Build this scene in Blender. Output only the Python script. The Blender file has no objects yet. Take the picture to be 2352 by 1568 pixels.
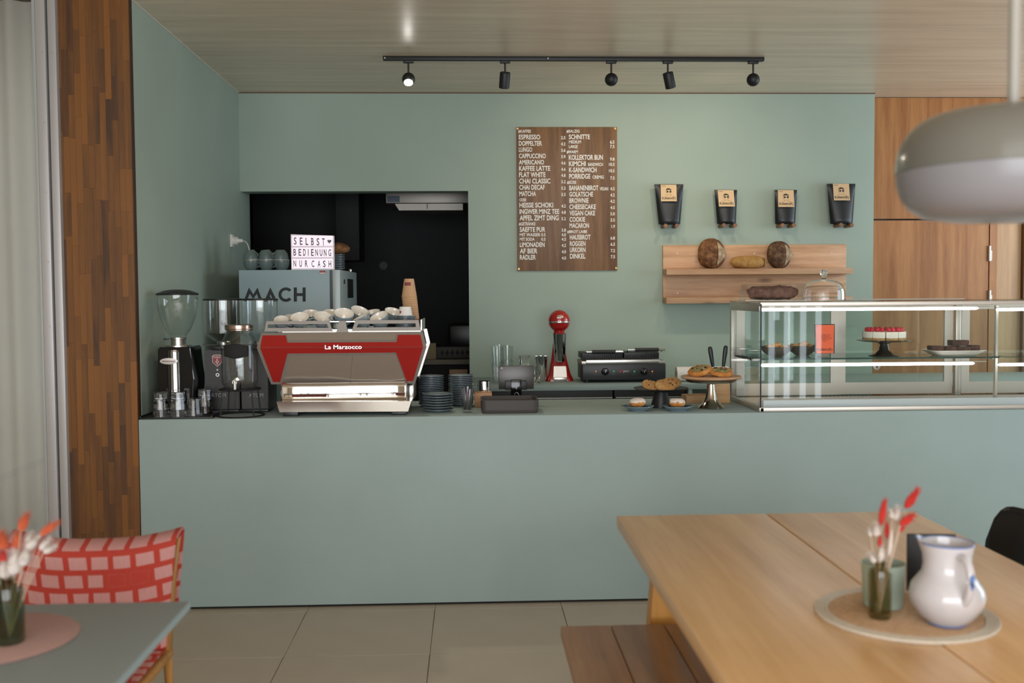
import bpy, bmesh, math, random
from mathutils import Vector, Matrix, Euler
random.seed(7)
C = bpy.context.scene.collection
PI = math.pi

# ------------------------------------------------------------------ camera
EYE = 1.5; FPX = 2352.0
YAW, PITCH, ROLL = 0.04036, 0.04707, -0.00669
def _cam_axes():
    cy, sy, cp, sp = math.cos(YAW), math.sin(YAW), math.cos(PITCH), math.sin(PITCH)
    w = Vector((sy*cp, cy*cp, -sp)); r = Vector((cy, -sy, 0)); u = r.cross(w)
    cr, sr = math.cos(ROLL), math.sin(ROLL)
    return cr*r + sr*u, -sr*r + cr*u, w
CR, CU, CW = _cam_axes()
cam_d = bpy.data.cameras.new('camera'); cam = bpy.data.objects.new('camera', cam_d); C.objects.link(cam)
cam_d.sensor_width = 36; cam_d.lens = 36; cam_d.clip_start = .05
m = Matrix((CR, CU, -CW)).transposed().to_4x4(); m.translation = (0, 0, EYE); cam.matrix_world = m
cam_d.dof.use_dof = True; cam_d.dof.focus_distance = 5.9; cam_d.dof.aperture_fstop = 2.6
bpy.context.scene.camera = cam

# ------------------------------------------------------------------ world and daylight
wd = bpy.data.worlds.new('sky'); bpy.context.scene.world = wd; wd.use_nodes = True
bg = wd.node_tree.nodes['Background']; bg.inputs[0].default_value = (.62, .76, 1, 1); bg.inputs[1].default_value = 1.0
def area(name, loc, rot, sx, sy, power, col):
    d = bpy.data.lights.new(name, 'AREA'); d.shape = 'RECTANGLE'; d.size = sx; d.size_y = sy; d.energy = power; d.color = col
    o = bpy.data.objects.new(name, d); C.objects.link(o); o.location = loc; o.rotation_euler = rot; return o
area('daylight_rear_window', (.1, -3.19, 1.42), (PI/2, 0, 0), 5.8, 2.5, 240, (.965, .99, 1.0))
area('daylight_side_window', (5.29, 3.9, 1.42), (PI/2, 0, PI/2), 1.7, 2.5, 32, (.74, .88, 1.0))
area('added_bar_fill', (5.29, 6.0, 1.85), (PI/2, 0, PI/2), 1.5, 1.6, 42, (.78, .90, 1.0))  # added lamp behind the counter plane, brightens the teal side wall

vs = bpy.context.scene.view_settings
vs.view_transform = 'Standard'; vs.look = 'None'; vs.gamma = 1.0; vs.exposure = 0.43; vs.use_curve_mapping = False
cy_ = bpy.context.scene.cycles
cy_.max_bounces = 14; cy_.transparent_max_bounces = 40; cy_.transmission_bounces = 12; cy_.glossy_bounces = 6; cy_.diffuse_bounces = 5
cy_.sample_clamp_indirect = 6.0; cy_.caustics_reflective = False; cy_.caustics_refractive = False

# ------------------------------------------------------------------ measuring helpers: photo pixel -> point on a real plane
def ray(x, y): return (x-1176)/FPX*CR - (y-784)/FPX*CU + CW
def ax(x, y, Y):                      # on the upright plane at depth Y
    d = ray(x, y); t = Y/d.y; return Vector((d.x*t, Y, EYE + d.z*t))
def az(x, y, Z):                      # on the level plane at height Z
    d = ray(x, y); t = (Z-EYE)/d.z; return Vector((d.x*t, d.y*t, Z))

# ------------------------------------------------------------------ materials
def lin(h):
    v = [int(h[i:i+2], 16)/255 for i in (0, 2, 4)]
    return tuple(c/12.92 if c <= .04045 else ((c+.055)/1.055)**2.4 for c in v) + (1,)
MATS = {}
def mat(name, col, rough=.5, metal=0., spec=.5, coat=0., trans=0., ior=1.5, emit=0., noise=0., nscale=8., bump=0., bscale=60., sheen=0., alpha=1.0, detail=4):
    if name in MATS: return MATS[name]
    mt = bpy.data.materials.new(name); mt.use_nodes = True; nt = mt.node_tree; b = nt.nodes['Principled BSDF']
    c = lin(col) if isinstance(col, str) else col
    b.inputs['Base Color'].default_value = c; b.inputs['Roughness'].default_value = rough; b.inputs['Metallic'].default_value = metal
    b.inputs['Specular IOR Level'].default_value = spec; b.inputs['Coat Weight'].default_value = coat; b.inputs['IOR'].default_value = ior
    b.inputs['Transmission Weight'].default_value = trans; b.inputs['Sheen Weight'].default_value = sheen; b.inputs['Alpha'].default_value = alpha
    if emit: b.inputs['Emission Color'].default_value = c; b.inputs['Emission Strength'].default_value = emit
    if noise or bump:
        tc = nt.nodes.new('ShaderNodeTexCoord')
    if noise:
        n = nt.nodes.new('ShaderNodeTexNoise'); n.inputs['Scale'].default_value = nscale; n.inputs['Detail'].default_value = detail
        nt.links.new(tc.outputs['Object'], n.inputs['Vector'])
        r = nt.nodes.new('ShaderNodeMapRange'); r.inputs[1].default_value = .25; r.inputs[2].default_value = .75; r.inputs[3].default_value = 1-noise; r.inputs[4].default_value = 1+noise
        nt.links.new(n.outputs['Fac'], r.inputs[0])
        v = nt.nodes.new('ShaderNodeVectorMath'); v.operation = 'SCALE'; v.inputs[0].default_value = c[:3]
        nt.links.new(r.outputs[0], v.inputs['Scale']); nt.links.new(v.outputs[0], b.inputs['Base Color'])
    if bump:
        n2 = nt.nodes.new('ShaderNodeTexNoise'); n2.inputs['Scale'].default_value = bscale; n2.inputs['Detail'].default_value = 6
        nt.links.new(tc.outputs['Object'], n2.inputs['Vector'])
        bp = nt.nodes.new('ShaderNodeBump'); bp.inputs['Strength'].default_value = bump; bp.inputs['Distance'].default_value = .004
        nt.links.new(n2.outputs['Fac'], bp.inputs['Height']); nt.links.new(bp.outputs[0], b.inputs['Normal'])
    MATS[name] = mt; return mt
def wood(name, c1, c2, axis='x', scale=1.0, rough=.5, vary=.12, c3=None, coat=0., knots=False, fine=1.0, bump=.12):
    """grain runs along axis; each board gets its own shift and tone from the object's random value"""
    if name in MATS: return MATS[name]
    mt = bpy.data.materials.new(name); mt.use_nodes = True; nt = mt.node_tree; b = nt.nodes['Principled BSDF']; N = nt.nodes.new; K = nt.links.new
    tc = N('ShaderNodeTexCoord'); oi = N('ShaderNodeObjectInfo')
    ad = N('ShaderNodeVectorMath'); ad.operation = 'MULTIPLY_ADD'; ad.inputs[1].default_value = (1, 1, 1)
    K(tc.outputs['Object'], ad.inputs[0])
    sc = N('ShaderNodeVectorMath'); sc.operation = 'SCALE'; sc.inputs[0].default_value = (13.1, 7.7, 9.3); K(oi.outputs['Random'], sc.inputs['Scale']); K(sc.outputs[0], ad.inputs[2])
    mp = N('ShaderNodeMapping'); s = {'x': (.9, 14, 14), 'y': (14, .9, 14), 'z': (14, 14, .9)}[axis]
    mp.inputs['Scale'].default_value = tuple(v*scale for v in s); K(ad.outputs[0], mp.inputs['Vector'])
    n1 = N('ShaderNodeTexNoise'); n1.inputs['Scale'].default_value = 1.4; n1.inputs['Detail'].default_value = 5; n1.inputs['Distortion'].default_value = .6; K(mp.outputs[0], n1.inputs['Vector'])
    n2 = N('ShaderNodeTexNoise'); n2.inputs['Scale'].default_value = 9*fine; n2.inputs['Detail'].default_value = 4; K(mp.outputs[0], n2.inputs['Vector'])
    mx = N('ShaderNodeMath'); mx.operation = 'MULTIPLY_ADD'; K(n2.outputs['Fac'], mx.inputs[0]); mx.inputs[1].default_value = .35; K(n1.outputs['Fac'], mx.inputs[2])
    cr = N('ShaderNodeValToRGB'); cr.color_ramp.elements[0].position = .45; cr.color_ramp.elements[1].position = .85
    cr.color_ramp.elements[0].color = lin(c1); cr.color_ramp.elements[1].color = lin(c2)
    K(mx.outputs[0], cr.inputs[0]); out = cr.outputs[0]
    if c3:
        m3 = N('ShaderNodeMix'); m3.data_type = 'RGBA'; K(oi.outputs['Random'], m3.inputs[0]); K(out, m3.inputs[6]); m3.inputs[7].default_value = lin(c3)
        pw = N('ShaderNodeMath'); pw.operation = 'POWER'; K(oi.outputs['Random'], pw.inputs[0]); pw.inputs[1].default_value = 1.6; K(pw.outputs[0], m3.inputs[0]); out = m3.outputs[2]
    if knots:
        vo = N('ShaderNodeTexVoronoi'); vo.inputs['Scale'].default_value = 1.7; mk = N('ShaderNodeMapping'); mk.inputs['Scale'].default_value = tuple(2.2 if a != axis else .75 for a in 'xyz')
        K(ad.outputs[0], mk.inputs['Vector']); K(mk.outputs[0], vo.inputs['Vector'])
        kr = N('ShaderNodeMapRange'); kr.inputs[1].default_value = .03; kr.inputs[2].default_value = .09; kr.inputs[3].default_value = .45; kr.inputs[4].default_value = 1; K(vo.outputs['Distance'], kr.inputs[0])
        kv = N('ShaderNodeVectorMath'); kv.operation = 'SCALE'; K(out, kv.inputs[0]); K(kr.outputs[0], kv.inputs['Scale']); out = kv.outputs[0]
    vr = N('ShaderNodeMapRange'); vr.inputs[3].default_value = 1-vary; vr.inputs[4].default_value = 1+vary; K(oi.outputs['Random'], vr.inputs[0])
    vm = N('ShaderNodeVectorMath'); vm.operation = 'SCALE'; K(out, vm.inputs[0]); K(vr.outputs[0], vm.inputs['Scale']); K(vm.outputs[0], b.inputs['Base Color'])
    b.inputs['Roughness'].default_value = rough; b.inputs['Coat Weight'].default_value = coat; b.inputs['Coat Roughness'].default_value = .25
    bp = N('ShaderNodeBump'); bp.inputs['Strength'].default_value = bump; bp.inputs['Distance'].default_value = .002; K(n2.outputs['Fac'], bp.inputs['Height']); K(bp.outputs[0], b.inputs['Normal'])
    MATS[name] = mt; return mt
def pane(name, tint=(1, 1, 1), ior=1.5, rough=0., dirt=0.):
    """sheet glass: clear through, mirror by Fresnel"""
    if name in MATS: return MATS[name]
    mt = bpy.data.materials.new(name); mt.use_nodes = True; nt = mt.node_tree; nt.nodes.clear(); N = nt.nodes.new; K = nt.links.new
    t = N('ShaderNodeBsdfTransparent'); t.inputs[0].default_value = (*tint, 1); g = N('ShaderNodeBsdfGlossy'); g.inputs['Roughness'].default_value = rough
    f = N('ShaderNodeFresnel'); f.inputs[0].default_value = ior; mx = N('ShaderNodeMixShader'); o = N('ShaderNodeOutputMaterial')
    ge = N('ShaderNodeNewGeometry'); mi = N('ShaderNodeMix'); mi.inputs[2].default_value = ior; mi.inputs[3].default_value = 1/ior   # same mirror from both faces
    K(ge.outputs['Backfacing'], mi.inputs[0]); K(mi.outputs[0], f.inputs[0])
    K(f.outputs[0], mx.inputs[0]); K(t.outputs[0], mx.inputs[1]); K(g.outputs[0], mx.inputs[2]); K(mx.outputs[0], o.inputs[0])
    MATS[name] = mt; return mt

def plaster(name, col):
    mt = mat(name, col, rough=.62, spec=.35, noise=.05, nscale=2.2, detail=6, bump=.12, bscale=35)
    return mt
TEAL = plaster('teal_plaster', '9FAEA1')
TEAL2 = plaster('teal_counter_plaster', '9DB0AE')
BLACK = mat('black_plastic', '17181A', .42)
BLACKG = mat('black_gloss', '0C0D0E', .12)
MATTE_BLACK = mat('matt_black_metal', '141516', .5)
DARK = mat('kitchen_black', '121413', .7)
STEEL = mat('brushed_steel', 'C9C5BE', .28, metal=1)
STEEL_MATT = mat('satin_steel', 'BDB6AD', .42, metal=1)
CHROME = mat('chrome', 'E6E4E2', .05, metal=1)
ALU = mat('anodised_aluminium', 'B9B7B6', .45, metal=.3)
GREYF = mat('grey_lacquer_metal', '918A82', .5, metal=.25)
RED = mat('red_lacquer', 'A81A18', .22, coat=.6)
WHITE = mat('white_plastic', 'E4E0D8', .4)
PAPER = mat('white_paper', 'EEEBE4', .8)
CREAM = mat('white_glaze', 'EDE6DA', .15, coat=.4)
CUPB = mat('grey_blue_glaze', '8D9BA0', .2, coat=.4)
PLATEB = mat('blue_grey_plate_glaze', '7C898F', .25, coat=.4)
GLASS = pane('clear_glass', (.97, .98, .975))
GLASSP = pane('case_glass', (.965, .985, .975), ior=1.5)
GLASSG = pane('green_edge_glass', (.30, .45, .40))
REALGLASS = mat('tumbler_glass', (1, 1, 1, 1), .0, trans=1.0, ior=1.46)
INK = mat('black_ink', '15161A', .6)
WINK = mat('white_ink', 'F2EEE6', .6)
OAK = wood('light_oak', 'A87C56', 'D4AA84', 'x', 1.0, .5, knots=True)

# ------------------------------------------------------------------ mesh builder
class MB:
    def __init__(s): s.bm = bmesh.new()
    def _new(s, vs, fs):
        v = [s.bm.verts.new(p) for p in vs]
        for f in fs:
            try: s.bm.faces.new([v[i] for i in f])
            except ValueError: pass
        return v
    def box(s, x0, x1, y0, y1, z0, z1, bev=0., seg=2, rot=None, piv=None):
        vs = [(x, y, z) for x in (x0, x1) for y in (y0, y1) for z in (z0, z1)]
        if rot is not None:
            p = Vector(piv) if piv else Vector(((x0+x1)/2, (y0+y1)/2, (z0+z1)/2)); R = Euler(rot).to_matrix()
            vs = [R @ (Vector(v)-p) + p for v in vs]
        fs = [(0, 1, 3, 2), (4, 6, 7, 5), (0, 4, 5, 1), (2, 3, 7, 6), (0, 2, 6, 4), (1, 5, 7, 3)]
        v = s._new(vs, fs)
        if bev:
            es = {e for q in v for e in q.link_edges}
            bmesh.ops.bevel(s.bm, geom=list(es), offset=bev, segments=seg, affect='EDGES', profile=.5)
        return s
    def lathe(s, prof, seg=32, c=(0, 0, 0), rot=None, squash=1.0):
        c = Vector(c); R = Euler(rot).to_matrix() if rot else Matrix.Identity(3); rings = []
        for r, z in prof:
            if r < 1e-6: rings.append([s.bm.verts.new(R @ Vector((0, 0, z)) + c)])
            else: rings.append([s.bm.verts.new(R @ Vector((r*math.cos(2*PI*i/seg), r*squash*math.sin(2*PI*i/seg), z)) + c) for i in range(seg)])
        for a, b in zip(rings, rings[1:]):
            for i in range(seg):
                j = (i+1) % seg
                q = [a[0], b[j], b[i]] if len(a) == 1 and len(b) > 1 else [a[i], a[j], b[0]] if len(b) == 1 and len(a) > 1 else [a[i], a[j], b[j], b[i]] if len(a) > 1 else None
                if q:
                    try: s.bm.faces.new(q)
                    except ValueError: pass
        return s
    def cyl(s, p0, p1, r0, r1=None, seg=20):
        p0, p1 = Vector(p0), Vector(p1); r1 = r0 if r1 is None else r1; d = (p1-p0); L = d.length
        R = d.to_track_quat('Z', 'Y').to_matrix(); A = []
        for r, z in ((r0, 0), (r1, L)): A.append([s.bm.verts.new(R @ Vector((r*math.cos(2*PI*i/seg), r*math.sin(2*PI*i/seg), z)) + p0) for i in range(seg)])
        for i in range(seg): s.bm.faces.new([A[0][i], A[0][(i+1) % seg], A[1][(i+1) % seg], A[1][i]])
        s.bm.faces.new(A[0][::-1]); s.bm.faces.new(A[1]); return s
    def tube(s, pts, r, seg=8, closed=False, radii=None):
        pts = [Vector(p) for p in pts]; n = len(pts); rings = []
        for i, p in enumerate(pts):
            a = pts[(i-1) % n] if (i or closed) else pts[0]; b = pts[(i+1) % n] if (i < n-1 or closed) else pts[-1]
            R = (b-a).to_track_quat('Z', 'Y').to_matrix(); rr = radii[i] if radii else r
            rings.append([s.bm.verts.new(R @ Vector((rr*math.cos(2*PI*k/seg), rr*math.sin(2*PI*k/seg), 0)) + p) for k in range(seg)])
        for i in range(n if closed else n-1):
            A, B = rings[i], rings[(i+1) % n]
            for k in range(seg): s.bm.faces.new([A[k], A[(k+1) % seg], B[(k+1) % seg], B[k]])
        if not closed: s.bm.faces.new(rings[0][::-1]); s.bm.faces.new(rings[-1])
        return s
    def prism(s, pts, a, b, plane='xz', bev=0.):
        n = len(pts); P = {'xz': lambda u, v, w: (u, w, v), 'xy': lambda u, v, w: (u, v, w), 'yz': lambda u, v, w: (w, u, v)}[plane]
        v = [s.bm.verts.new(P(p[0], p[1], a)) for p in pts] + [s.bm.verts.new(P(p[0], p[1], b)) for p in pts]
        fs = [s.bm.faces.new(v[:n]), s.bm.faces.new(v[n:][::-1])]
        for i in range(n): s.bm.faces.new([v[i], v[n+i], v[n+(i+1) % n], v[(i+1) % n]])
        if bev: bmesh.ops.bevel(s.bm, geom=list({e for q in v for e in q.link_edges}), offset=bev, segments=2, affect='EDGES')
        return s
    def slab(s, pts3, back):
        """sheet with the given 3-D outline, thickened by the vector back"""
        n = len(pts3); v = [s.bm.verts.new(p) for p in pts3] + [s.bm.verts.new(Vector(p)+Vector(back)) for p in pts3]
        s.bm.faces.new(v[:n]); s.bm.faces.new(v[n:][::-1])
        for i in range(n): s.bm.faces.new([v[i], v[n+i], v[n+(i+1) % n], v[(i+1) % n]])
        return s
    def sph(s, c, r, seg=24, rings=14, rot=None):
        r = (r, r, r) if not hasattr(r, '__len__') else r; c = Vector(c); R = Euler(rot).to_matrix() if rot else Matrix.Identity(3)
        g = bmesh.ops.create_uvsphere(s.bm, u_segments=seg, v_segments=rings, radius=1)
        for v in g['verts']: v.co = R @ Vector((v.co.x*r[0], v.co.y*r[1], v.co.z*r[2])) + c
        return s
    def grid(s, f, nu, nv, thick=None):
        V = [[s.bm.verts.new(f(i/nu, j/nv)) for j in range(nv+1)] for i in range(nu+1)]
        for i in range(nu):
            for j in range(nv): s.bm.faces.new([V[i][j], V[i+1][j], V[i+1][j+1], V[i][j+1]])
        return s
    def jitter(s, amt, scale=20., seed=0.):
        from mathutils import noise
        s.bm.normal_update()
        for v in s.bm.verts:
            k = noise.noise(v.co*scale + Vector((seed, seed*1.7, 0))); v.co += v.normal*k*amt
        return s
    def build(s, name, material, parent=None, org=None, sharp=38, smooth=True, solid=0.):
        bmesh.ops.recalc_face_normals(s.bm, faces=s.bm.faces)
        if org is not None: bmesh.ops.translate(s.bm, verts=s.bm.verts, vec=-Vector(org))
        me = bpy.data.meshes.new(name); s.bm.to_mesh(me); s.bm.free()
        if smooth:
            me.polygons.foreach_set('use_smooth', [True]*len(me.polygons)); me.set_sharp_from_angle(angle=math.radians(sharp))
        me.materials.append(material)
        o = bpy.data.objects.new(name, me); C.objects.link(o)
        if solid: md = o.modifiers.new('thickness', 'SOLIDIFY'); md.thickness = solid; md.offset = 0
        if parent is not None: o.parent = parent
        return o
def tag(o, label, cat, group=None, kind=None):
    o['label'] = label; o['category'] = cat
    if group: o['group'] = group
    if kind: o['kind'] = kind
    return o
def thing(name, label, cat, loc, rz=0, group=None, rot=None):
    o = bpy.data.objects.new(name, None); C.objects.link(o); o.location = loc; o.rotation_euler = rot if rot else (0, 0, rz); o.empty_display_size = .05
    return tag(o, label, cat, group)
def struct(name, mb, material, parent=None, **k):
    o = mb.build(name, material, parent, **k)
    if parent is None: o['kind'] = 'structure'
    return o
KIDS = {}
def kids(o): return [c for c in bpy.data.objects if c.parent == o]
def copy_tree(o, loc=None, rot=None, label=None, group=None, parent=None):
    c = o.copy(); C.objects.link(c)
    if parent is not None: c.parent = parent
    if loc is not None: c.location = loc
    if rot is not None: c.rotation_euler = rot
    if label: c['label'] = label
    if group: c['group'] = group
    for k in kids(o): copy_tree(k, parent=c)
    return c
TXT = {}
def text_verts(s, bold):
    if (s, bold) in TXT: return TXT[(s, bold)]
    cu = bpy.data.curves.new('t', 'FONT'); cu.body = s; cu.offset = bold; cu.resolution_u = 3
    ob = bpy.data.objects.new('t', cu); C.objects.link(ob); dg = bpy.context.evaluated_depsgraph_get()
    me = bpy.data.meshes.new_from_object(ob.evaluated_get(dg)); V = [tuple(v.co) for v in me.vertices]; F = [tuple(p.vertices) for p in me.polygons]
    bpy.data.objects.remove(ob); bpy.data.curves.remove(cu); bpy.data.meshes.remove(me)
    TXT[(s, bold)] = (V, F); return V, F
def lettering(s, tl, br, material, parent, org=(0, 0, 0), bold=.01, name='lettering', basis=None):
    """letters filling the rectangle tl-br; facing -Y unless basis (u, v) gives another plane"""
    V, F = text_verts(s, bold)
    if not V: return
    x0, x1 = min(v[0] for v in V), max(v[0] for v in V); y0, y1 = min(v[1] for v in V), max(v[1] for v in V)
    tl, br = Vector(tl), Vector(br); mb = MB()
    if basis is None:
        vs = [(tl.x + (v[0]-x0)/(x1-x0)*(br.x-tl.x), tl.y, br.z + (v[1]-y0)/(y1-y0)*(tl.z-br.z)) for v in V]
    else:
        u, w = basis; vs = [tl + u*((v[0]-x0)/(x1-x0)) + w*((v[1]-y0)/(y1-y0)) for v in V]
    mb._new(vs, F); return mb.build(name, material, parent, org=org, smooth=False)
def lettering_px(s, x0, y0, x1, y1, Y, material, parent, org, bold=.01, name='lettering'):
    return lettering(s, ax(x0, y0, Y), ax(x1, y1, Y), material, parent, org, bold, name)

def dashes(parent, material, p0, u, v, n, seed=1, org=(0, 0, 0)):
    """a line of print too small to read: short bars along u, of height v"""
    rr = random.Random(seed); x = 0.; m_ = MB(); p0, u, v = Vector(p0), Vector(u), Vector(v)
    for k in range(n):
        w = (.6+.4*rr.random())/n; a = p0+u*x; b = p0+u*(x+w*.8); m_._new([a, b, b+v, a+v], [(0, 1, 2, 3)]); x += 1./n
    return m_.build('print_line', material, parent, org=org, smooth=False)

ORD = ['topmost', 'second', 'third', 'fourth', 'fifth', 'sixth', 'seventh', 'eighth', 'ninth', 'tenth', 'eleventh', 'twelfth', 'thirteenth', 'fourteenth', 'fifteenth', 'sixteenth', 'seventeenth', 'eighteenth']
def nth(k, n):
    """place of item k (0 = lowest) in a stack of n, counted from the top"""
    i = n-1-k
    return 'topmost' if i == 0 else 'lowest' if k == 0 else ORD[i]+' from the top'
# ================================================================== THE SETTING
WX = -1.575          # teal side wall
WY = 7.15            # teal rear wall
CF = 4.885           # counter front
CH = 0.915           # counter height
ZC = 2.885           # ceiling
RX0, RX1, RY0 = -4.0, 5.3, -3.2

# floor: grout bed and 60 cm tiles
fl = struct('floor', MB().box(RX0, RX1, RY0, 9.6, -.08, -.004), mat('grout', '4A433B', .9))
TILE = mat('floor_tile', 'BAAE9D', .42, noise=.045, nscale=5, detail=8, bump=.03, bscale=90)
tm = None
for i in range(-6, 10):
    for j in range(-12, 7):
        x0, y0 = -.18 + .606*i, 4.215 + .606*j
        if x0 < RX0-.1 or x0 > RX1-.5 or y0 < RY0-.2 or y0 > 6.6: continue
        if tm is None:
            tm = MB().box(0, .6035, 0, .6035, -.012, 0, bev=.0012, seg=1).build('tile', TILE, fl); o = tm
        else: o = tm.copy(); C.objects.link(o)
        o.location = (x0, y0, 0)

# ceiling: laminated boards running across the room
CEILM = wood('ceiling_veneer', 'CFBDA4', 'E6D4BA', 'x', .8, .38, vary=.035, coat=.4, fine=1.6, bump=.35)
ce = struct('ceiling', MB().box(RX0, RX1, RY0, 9.6, ZC+.012, ZC+.15), mat('ceiling_core', '6E6050', .8))
w = .205
y = RY0; k = 0
while y < 7.3:
    MB().box(RX0, RX1, y, min(y+w, 7.42)-.0012, ZC, ZC+.014).build('ceiling_board', CEILM, ce); y += w

# rear wall with the kitchen pass opening
ox1 = ax(1077, 650, WY).x; oz = ax(800, 439, WY).z
wr = ax(2007, 450, WY).x
struct('wall_back', MB().box(WX, ox1, WY, WY+.16, oz, ZC+.01).box(ox1, wr, WY, WY+.16, 0, ZC+.01), TEAL, smooth=False)
struct('wall_left', MB().box(WX-.30, WX, CF+.06, WY+.30, 0, ZC+.01), TEAL, smooth=False)
struct('trim_1', MB().box(WX, WX+.006, CF+.02, WY, ZC-.004, ZC+.002), mat('pale_joint', 'CFCBC0', .7))
struct('trim_2', MB().box(WX, wr, WY-.005, WY, ZC-.006, ZC+.002), mat('brown_joint', '6A4A3A', .8))  # brown strip along the joint of rear wall and ceiling
# the unseen sides of the room, with large window openings
PLAIN = mat('pale_wall', 'B7AE9F', .8)
struct('wall_rear', MB().box(RX0, -2.85, RY0-.15, RY0, 0, ZC).box(3.05, RX1, RY0-.15, RY0, 0, ZC).box(-2.85, 3.05, RY0-.15, RY0, 2.7, ZC).box(-2.85, 3.05, RY0-.15, RY0, 0, .12), PLAIN)
struct('wall_right', MB().box(RX1, RX1+.15, RY0, 3.02, 0, ZC).box(RX1, RX1+.15, 4.78, 5.22, 0, ZC).box(RX1, RX1+.15, 6.78, 9.5, 0, ZC).box(RX1, RX1+.15, 5.22, 6.78, 0, 1.02).box(RX1, RX1+.15, 5.22, 6.78, 2.68, ZC).box(RX1, RX1+.15, 3.02, 4.78, 2.7, ZC).box(RX1, RX1+.15, 3.02, 4.78, 0, .12), PLAIN)  # the opening behind the counter is invented for the added fill lamp
struct('wall_left_outer', MB().box(RX0-.15, RX0, RY0, 9.5, 0, ZC), PLAIN)
FRAME_W = mat('window_frame_wood', 'C9B59A', .5)
wn = struct('window_1', MB().box(-2.85, 3.05, RY0+.05, RY0+.1, .12, .2).box(-2.85, 3.05, RY0+.05, RY0+.1, 2.62, 2.7), FRAME_W)
for i in range(7):
    x = -2.85 + i*.972
    MB().box(x, x+.07, RY0+.04, RY0+.12, .12, 2.7).build('mullion', FRAME_W, wn)
wn2 = struct('window_2', MB().box(RX1-.14, RX1-.09, 3.02, 4.78, .12, .2).box(RX1-.14, RX1-.09, 3.02, 4.78, 2.62, 2.7), FRAME_W)
for i in range(3):
    y = 3.02 + i*.845
    MB().box(RX1-.15, RX1-.08, y, y+.07, .12, 2.7).build('mullion', FRAME_W, wn2)
wn5 = struct('added_window_5', MB().box(RX1-.14, RX1-.09, 5.22, 6.78, 1.0, 1.06).box(RX1-.14, RX1-.09, 5.22, 6.78, 2.64, 2.7), FRAME_W)  # invented window frame, unseen, around the added fill lamp
for y in (5.22, 5.97, 6.71): MB().box(RX1-.15, RX1-.08, y, y+.07, 1.0, 2.7).build('mullion', FRAME_W, wn5)
wn4 = struct('added_strip_sill', MB().box(3.7, 4.75, RY0, RY0+.02, .05, .12), FRAME_W)  # sill under the added glowing strips, no window known here
for x in (3.83, 4.03, 4.24, 4.44): MB().box(x, x+.075, RY0+.001, RY0+.012, .12, 1.75).build('reflection_strip', mat('reflection_strip_glow', (.80, .90, 1, 1), .5, emit=3.2), wn4)  # unseen glowing strips added to reflect as pale bars in the case glass

# kitchen behind the opening
struct('wall_kitchen', MB().box(-1.9, 3.0, 9.4, 9.5, 0, 2.9).box(-2.0, -1.9, WY+.3, 9.5, 0, 2.9).box(2.9, 3.0, WY+.16, 9.5, 0, 2.9), DARK)
struct('ceiling_kitchen', MB().box(-2, 3, WY+.16, 9.5, 2.6, 2.7), DARK)
p0, p1 = ax(772, 600, 8.2).x, ax(826, 600, 8.2).x
pz = ax(800, 598, 8.2).z
tag(MB().box(p0, p1, 8.2, 8.6, pz, 2.6, bev=.004).build('wall_cabinet', mat('black_cabinet', '0B0C0B', .7)), 'tall narrow black cabinet hanging in the dark kitchen', 'cabinet')
x0 = ax(580, 500, 8.9).x; x1 = ax(771, 500, 8.9).x
tag(MB().box(x0, x1, 8.9, 9.3, ax(600, 640, 8.9).z, 2.6, bev=.004).build('wall_cupboard', mat('charcoal_panel', '181918', .7)), 'wide charcoal cupboard high on the dark kitchen wall', 'cupboard')
q = ax(881, 610, 9.39)
t = tag(MB().cyl((0, 0, 0), (0, -.02, 0), .037, seg=28).build('wall_disc', mat('grey_disc', '4E4E46', .6)), 'small round grey disc on the dark kitchen wall', 'disc'); t.location = q
# extractor hood
Yh = 7.75
a, b_ = ax(886, 443, Yh), ax(1085, 466, Yh); c_, d_ = ax(915, 468, Yh), ax(1063, 481, Yh)
o = Vector(((a.x+b_.x)/2, Yh, b_.z))
h = thing('extractor_hood', 'brushed steel extractor hood at the top of the kitchen opening', 'hood', o)
MB().box(a.x, b_.x, Yh, Yh+.7, b_.z, a.z+.05, bev=.004).build('hood_body', mat('hood_steel', '8C8780', .5, metal=1), h, org=o)
MB().slab([(c_.x, Yh+.06, d_.z), (d_.x, Yh+.06, d_.z), (d_.x, Yh+.06, b_.z), (c_.x-.03, Yh+.06, b_.z)], (0, .4, 0)).build('filter_box', mat('hood_steel', '8C8780', .5, metal=1), h, org=o)
MB().box(c_.x+.21, c_.x+.216, Yh+.05, Yh+.06, d_.z+.01, b_.z+.004).build('filter_clip', BLACK, h, org=o)
lb0, lb1 = ax(889, 450, Yh-.001), ax(918, 464, Yh-.001)
MB().box(lb0.x, lb1.x, Yh-.002, Yh+.001, lb1.z, lb0.z).build('type_plate', mat('blue_grey_label', '3E4E5E', .5), h, org=o)
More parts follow.
